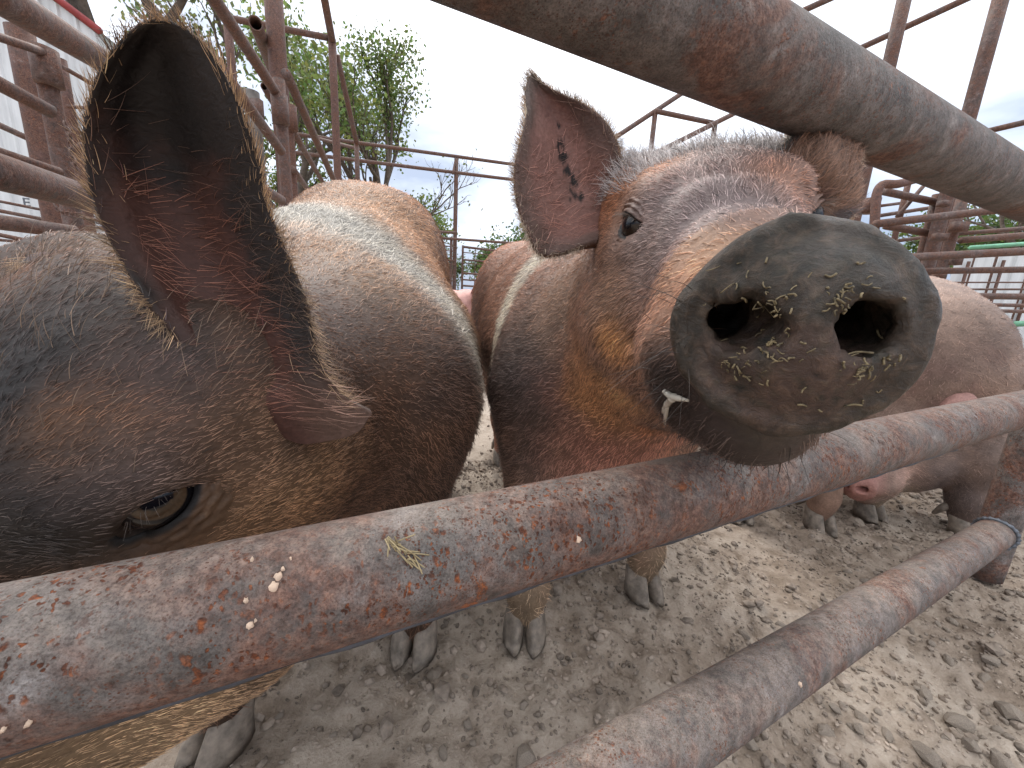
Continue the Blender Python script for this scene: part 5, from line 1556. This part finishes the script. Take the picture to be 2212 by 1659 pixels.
def mk_flow(d, T, M, s, side_down=.45):
    def fb(P):
        f = np.tile(np.array([d[0], d[1], -side_down]), (len(P), 1))
        return f
    def fh(P):
        q = ((P - T) @ M) / s
        back = -M[:, 1]
        f = np.tile(back, (len(P), 1))
        f = f + np.sign(q[:, 0])[:, None] * M[:, 0] * (.35 * sstep(np.abs(q[:, 0]), .005, .05))[:, None]
        f = f - M[:, 2] * (.6 * sstep(-q[:, 2], .0, .08))[:, None]
        f = f + M[:, 2] * (.35 * sstep(q[:, 2], .02, .07))[:, None]
        return f
    return fb, fh
ear1.update(n_out=4000, n_rim=1800, n_in=900, rim_col=(.34, .23, .14))
ear1b.update(n_out=2500, n_rim=1500)
ear2.update(n_out=3000, n_rim=2000, n_in=500, rim_col=(.42, .33, .25), in_dir=-1)
ear2b.update(n_out=6000, n_rim=3000, rim_col=(.40, .30, .22))
fb1, fh1 = mk_flow(d1, T1, M1, SZ1)
fb2, fh2 = mk_flow(d2, T2, M2, 1.0)
# coats are set densest where a bristle can be told apart: shoulders and neck, thinner on belly and hams
def bd1(V):
    t = (V - B1(0, 0, 0)) @ d1
    return (.35 + .65 * (1 - sstep(t, .35, .8))) * (.3 + .7 * sstep(V[:, 2], .12, .35))
def bd2(V):
    t = (V - B2(0, 0, 0)) @ d2
    return (.35 + .65 * (1 - sstep(t, .35, .8))) * (.3 + .7 * sstep(V[:, 2], .1, .3))
coat_on(hog1, hj1, S1, (110000, 60000), (.015, .0065), fb1, fh1, 100, body_dens=bd1)
coat_on(hog2, hj2, S2, (90000, 60000), (.013, .0082), fb2, fh2, 200, body_dens=bd2)
# crest of longer bristles along the poll
def crest(root, jobs, T, M, s, n, seed, col):
    j = [x for x in jobs if x[0] == 'head'][0]
    q = ((j[1] - T) @ M) / s
    d = sstep(q[:, 2], .030, .055) * (1 - sstep(q[:, 1], -.04, .02)) + 1e-6
    c = np.tile(np.array(col), (len(q), 1)) * (.6 + .8 * fbm(j[1], 80, 2, seed))[:, None]
    grow_hair('crest', j[1], j[2], j[3], c, root, M_HAIR, n, .015, lambda P: np.tile(-M[:, 1] * .8 + M[:, 2] * .3, (len(P), 1)), dens=d, lift=.85, rad=.00016, wild=.5, seed=seed, light=1.1, droop=.02)
crest(hog1, hj1, T1, M1, SZ1, 450, 301, (.20, .14, .10))
crest(hog2, hj2, T2, M2, 1.0, 7000, 302, (.34, .30, .29))

fb3, fh3 = mk_flow(d3, T3, M3, 1.0)
coat_on(hog3, hj3, S3, (26000, 9000), (.014, .010), fb3, fh3, 400)
# ------------------------------------------------------------------ lashes, whiskers, slaver and straw on the snout
def strands(name, roots, dirs, lens, rad, col, parent, bend=(0, 0, -.2), npt=6, seed=1):
    r = np.random.default_rng(seed); n = len(roots)
    t = np.linspace(0, 1, npt)[None, :, None]
    P = np.asarray(roots)[:, None] + np.asarray(lens)[:, None, None] * (np.asarray(dirs)[:, None] * t + np.asarray(bend)[None, None] * t * t + (r.normal(size=(n, 1, 3)) * .12) * t * t)
    hc = bpy.data.hair_curves.new(name); hc.add_curves([npt] * n)
    hc.attributes['position'].data.foreach_set('vector', P.astype(np.float32).ravel())
    ra = hc.attributes.get('radius') or hc.attributes.new('radius', 'FLOAT', 'POINT')
    ra.data.foreach_set('value', (rad * np.tile(np.linspace(1, .25, npt), n)).astype(np.float32))
    ca = hc.attributes.new('hcol', 'FLOAT_COLOR', 'CURVE')
    c4 = np.ones((n, 4), np.float32); c4[:, :3] = np.array(col) * r.uniform(.6, 1.4, (n, 1)); ca.data.foreach_set('color', c4.ravel())
    hc.materials.append(M_HAIR)
    o = bpy.data.objects.new(name, hc); COL.objects.link(o); child(o, parent); return o
def sdf_n(S, P):
    P = np.asarray(P, np.float32)[None]; d0 = hog_sdf(P, S)[0]
    g = np.array([hog_sdf(P + np.eye(3, dtype=np.float32)[a] * .002, S)[0] - d0 for a in range(3)]); return g / (np.linalg.norm(g) + 1e-9)
rw = np.random.default_rng(66)
roots, dirs, ls = [], [], []
for P in hides_at(S2, [(rw.uniform(1330, 1500), rw.uniform(560, 900)) for k in range(50)]):
    n = sdf_n(S2, P)
    if zof(P) > .45: continue
    d = n * .8 + M2[:, 1] * rw.uniform(-.2, .5) + M2[:, 0] * .3 + rw.normal(size=3) * .35
    roots.append(P - n * .001); dirs.append(d / np.linalg.norm(d)); ls.append(rw.uniform(.015, .038))
for k in range(60):                                     # chin beard
    l = np.array([rw.uniform(-.03, .03), rw.uniform(.06, .16), -.155]); P = H2(l)
    for _ in range(12):
        e = float(hog_sdf(P[None].astype(np.float32), S2)[0]); P = P + np.array([0, 0, -1]) * e * -1 if e > 0 else P - np.array([0, 0, .004])
    n = sdf_n(S2, P); roots.append(P); d = n + rw.normal(size=3) * .35; dirs.append(d / np.linalg.norm(d)); ls.append(rw.uniform(.008, .02))
strands('whiskers', np.array(roots), np.array(dirs), np.array(ls), .00018, (.035, .026, .022), hog2, seed=5)
def lashes(S, side, parent, es, col, n=26, seed=3):
    r = np.random.default_rng(seed); M, T, s = S['M'], S['T'], S['s']
    el = S.get('eye_at', (.0605, .003, -.001)); c0 = T + M @ (np.array([side * el[0], el[1], el[2]]) * s); nr = M @ np.array([side * .86, .42, .16]); nr /= np.linalg.norm(nr); c0 = c0 - nr * (es - 1) * .011 * s
    t = M @ np.array([-side * .40, .86, -.30]); t = t - (t @ nr) * nr; t /= np.linalg.norm(t); b = np.cross(nr, t); b = b if b[2] > 0 else -b
    R_, D_, L_ = [], [], []
    for k in range(n):
        u = r.uniform(-.85, .85); x = u * .0128 * s * es; y = .0098 * s * es * .62 * math.sqrt(1 - u * u)
        h = math.sqrt(max((.0142 * s * es) ** 2 - x * x - y * y, 0)) + .0012
        R_.append(c0 + t * x + b * y + nr * h); d = nr * .9 + b * .15 + t * (u * .5) + r.normal(size=3) * .12; D_.append(d / np.linalg.norm(d)); L_.append(r.uniform(.006, .012))
    strands('eyelashes', np.array(R_), np.array(D_), np.array(L_), .00016, col, parent, bend=(0, 0, -.45), seed=seed)
lashes(S2, 1, hog2, 1.15, (.22, .17, .14)); lashes(S2, -1, hog2, 1.15, (.22, .17, .14), seed=4); lashes(S1, -1, hog1, 1.38, (.10, .08, .07), n=18, seed=6)
M_SLAVER = mat_plain("slaver", (.50, .46, .39), rough=.12, var=.15, scale=90, spec=.8, bumpd=.001)
mb = MB()
for pts, rr in [([(1438, 842), (1452, 852), (1472, 858), (1490, 862)], [.0014, .0024, .0018, .0007]), ([(1458, 856), (1444, 872), (1437, 888)], [.0023, .0021, .0015]), ([(1446, 868), (1441, 900), (1438, 918)], [.0016, .0011, .0006])]:
    P = []
    for x, y in pts:
        h_ = hide_at(S2, x, y); P.append(h_ + sdf_n(S2, h_) * .0012)
    mb.tube(catmull(P, 14), np.interp(np.linspace(0, 1, 14), np.linspace(0, 1, len(rr)), rr) * (1 + .10 * rw.normal(size=14)), 12)
mb.build('slaver', M_SLAVER, hog2)
mb = MB()
px = []
for k in range(150):
    if k < 110:
        cx_, cy_ = [(1675, 650), (1820, 655), (1665, 760), (1860, 800), (1600, 790)][k % 5]; px.append((cx_ + rw.normal() * 26, cy_ + rw.normal() * 20))
    else: px.append((rw.uniform(1520, 1980), rw.uniform(560, 900)))
for P in hides_at(S2, px):
    q = M2.T @ (P - T2)
    if q[1] < .185: continue
    n = sdf_n(S2, P); t = np.cross(n, rw.normal(size=3)); t /= np.linalg.norm(t)
    L = rw.uniform(.0004, .0017) * (1 if rw.random() > .08 else 2.4); P = P + n * .0001
    mb.tube(catmull([P - t * L, P + n * .0006 * rw.random() + rw.normal(size=3) * .0004, P + t * L + n * .0012 * rw.random()], 6), rw.uniform(.00016, .00042), 5)
o = mb.build('straw_bits', mat_plain('damp_chaff', (.15, .115, .062), rough=.6, var=.75, scale=300), hog2); o["kind"] = "stuff"
print("script", round(time.time() - T_START, 1))
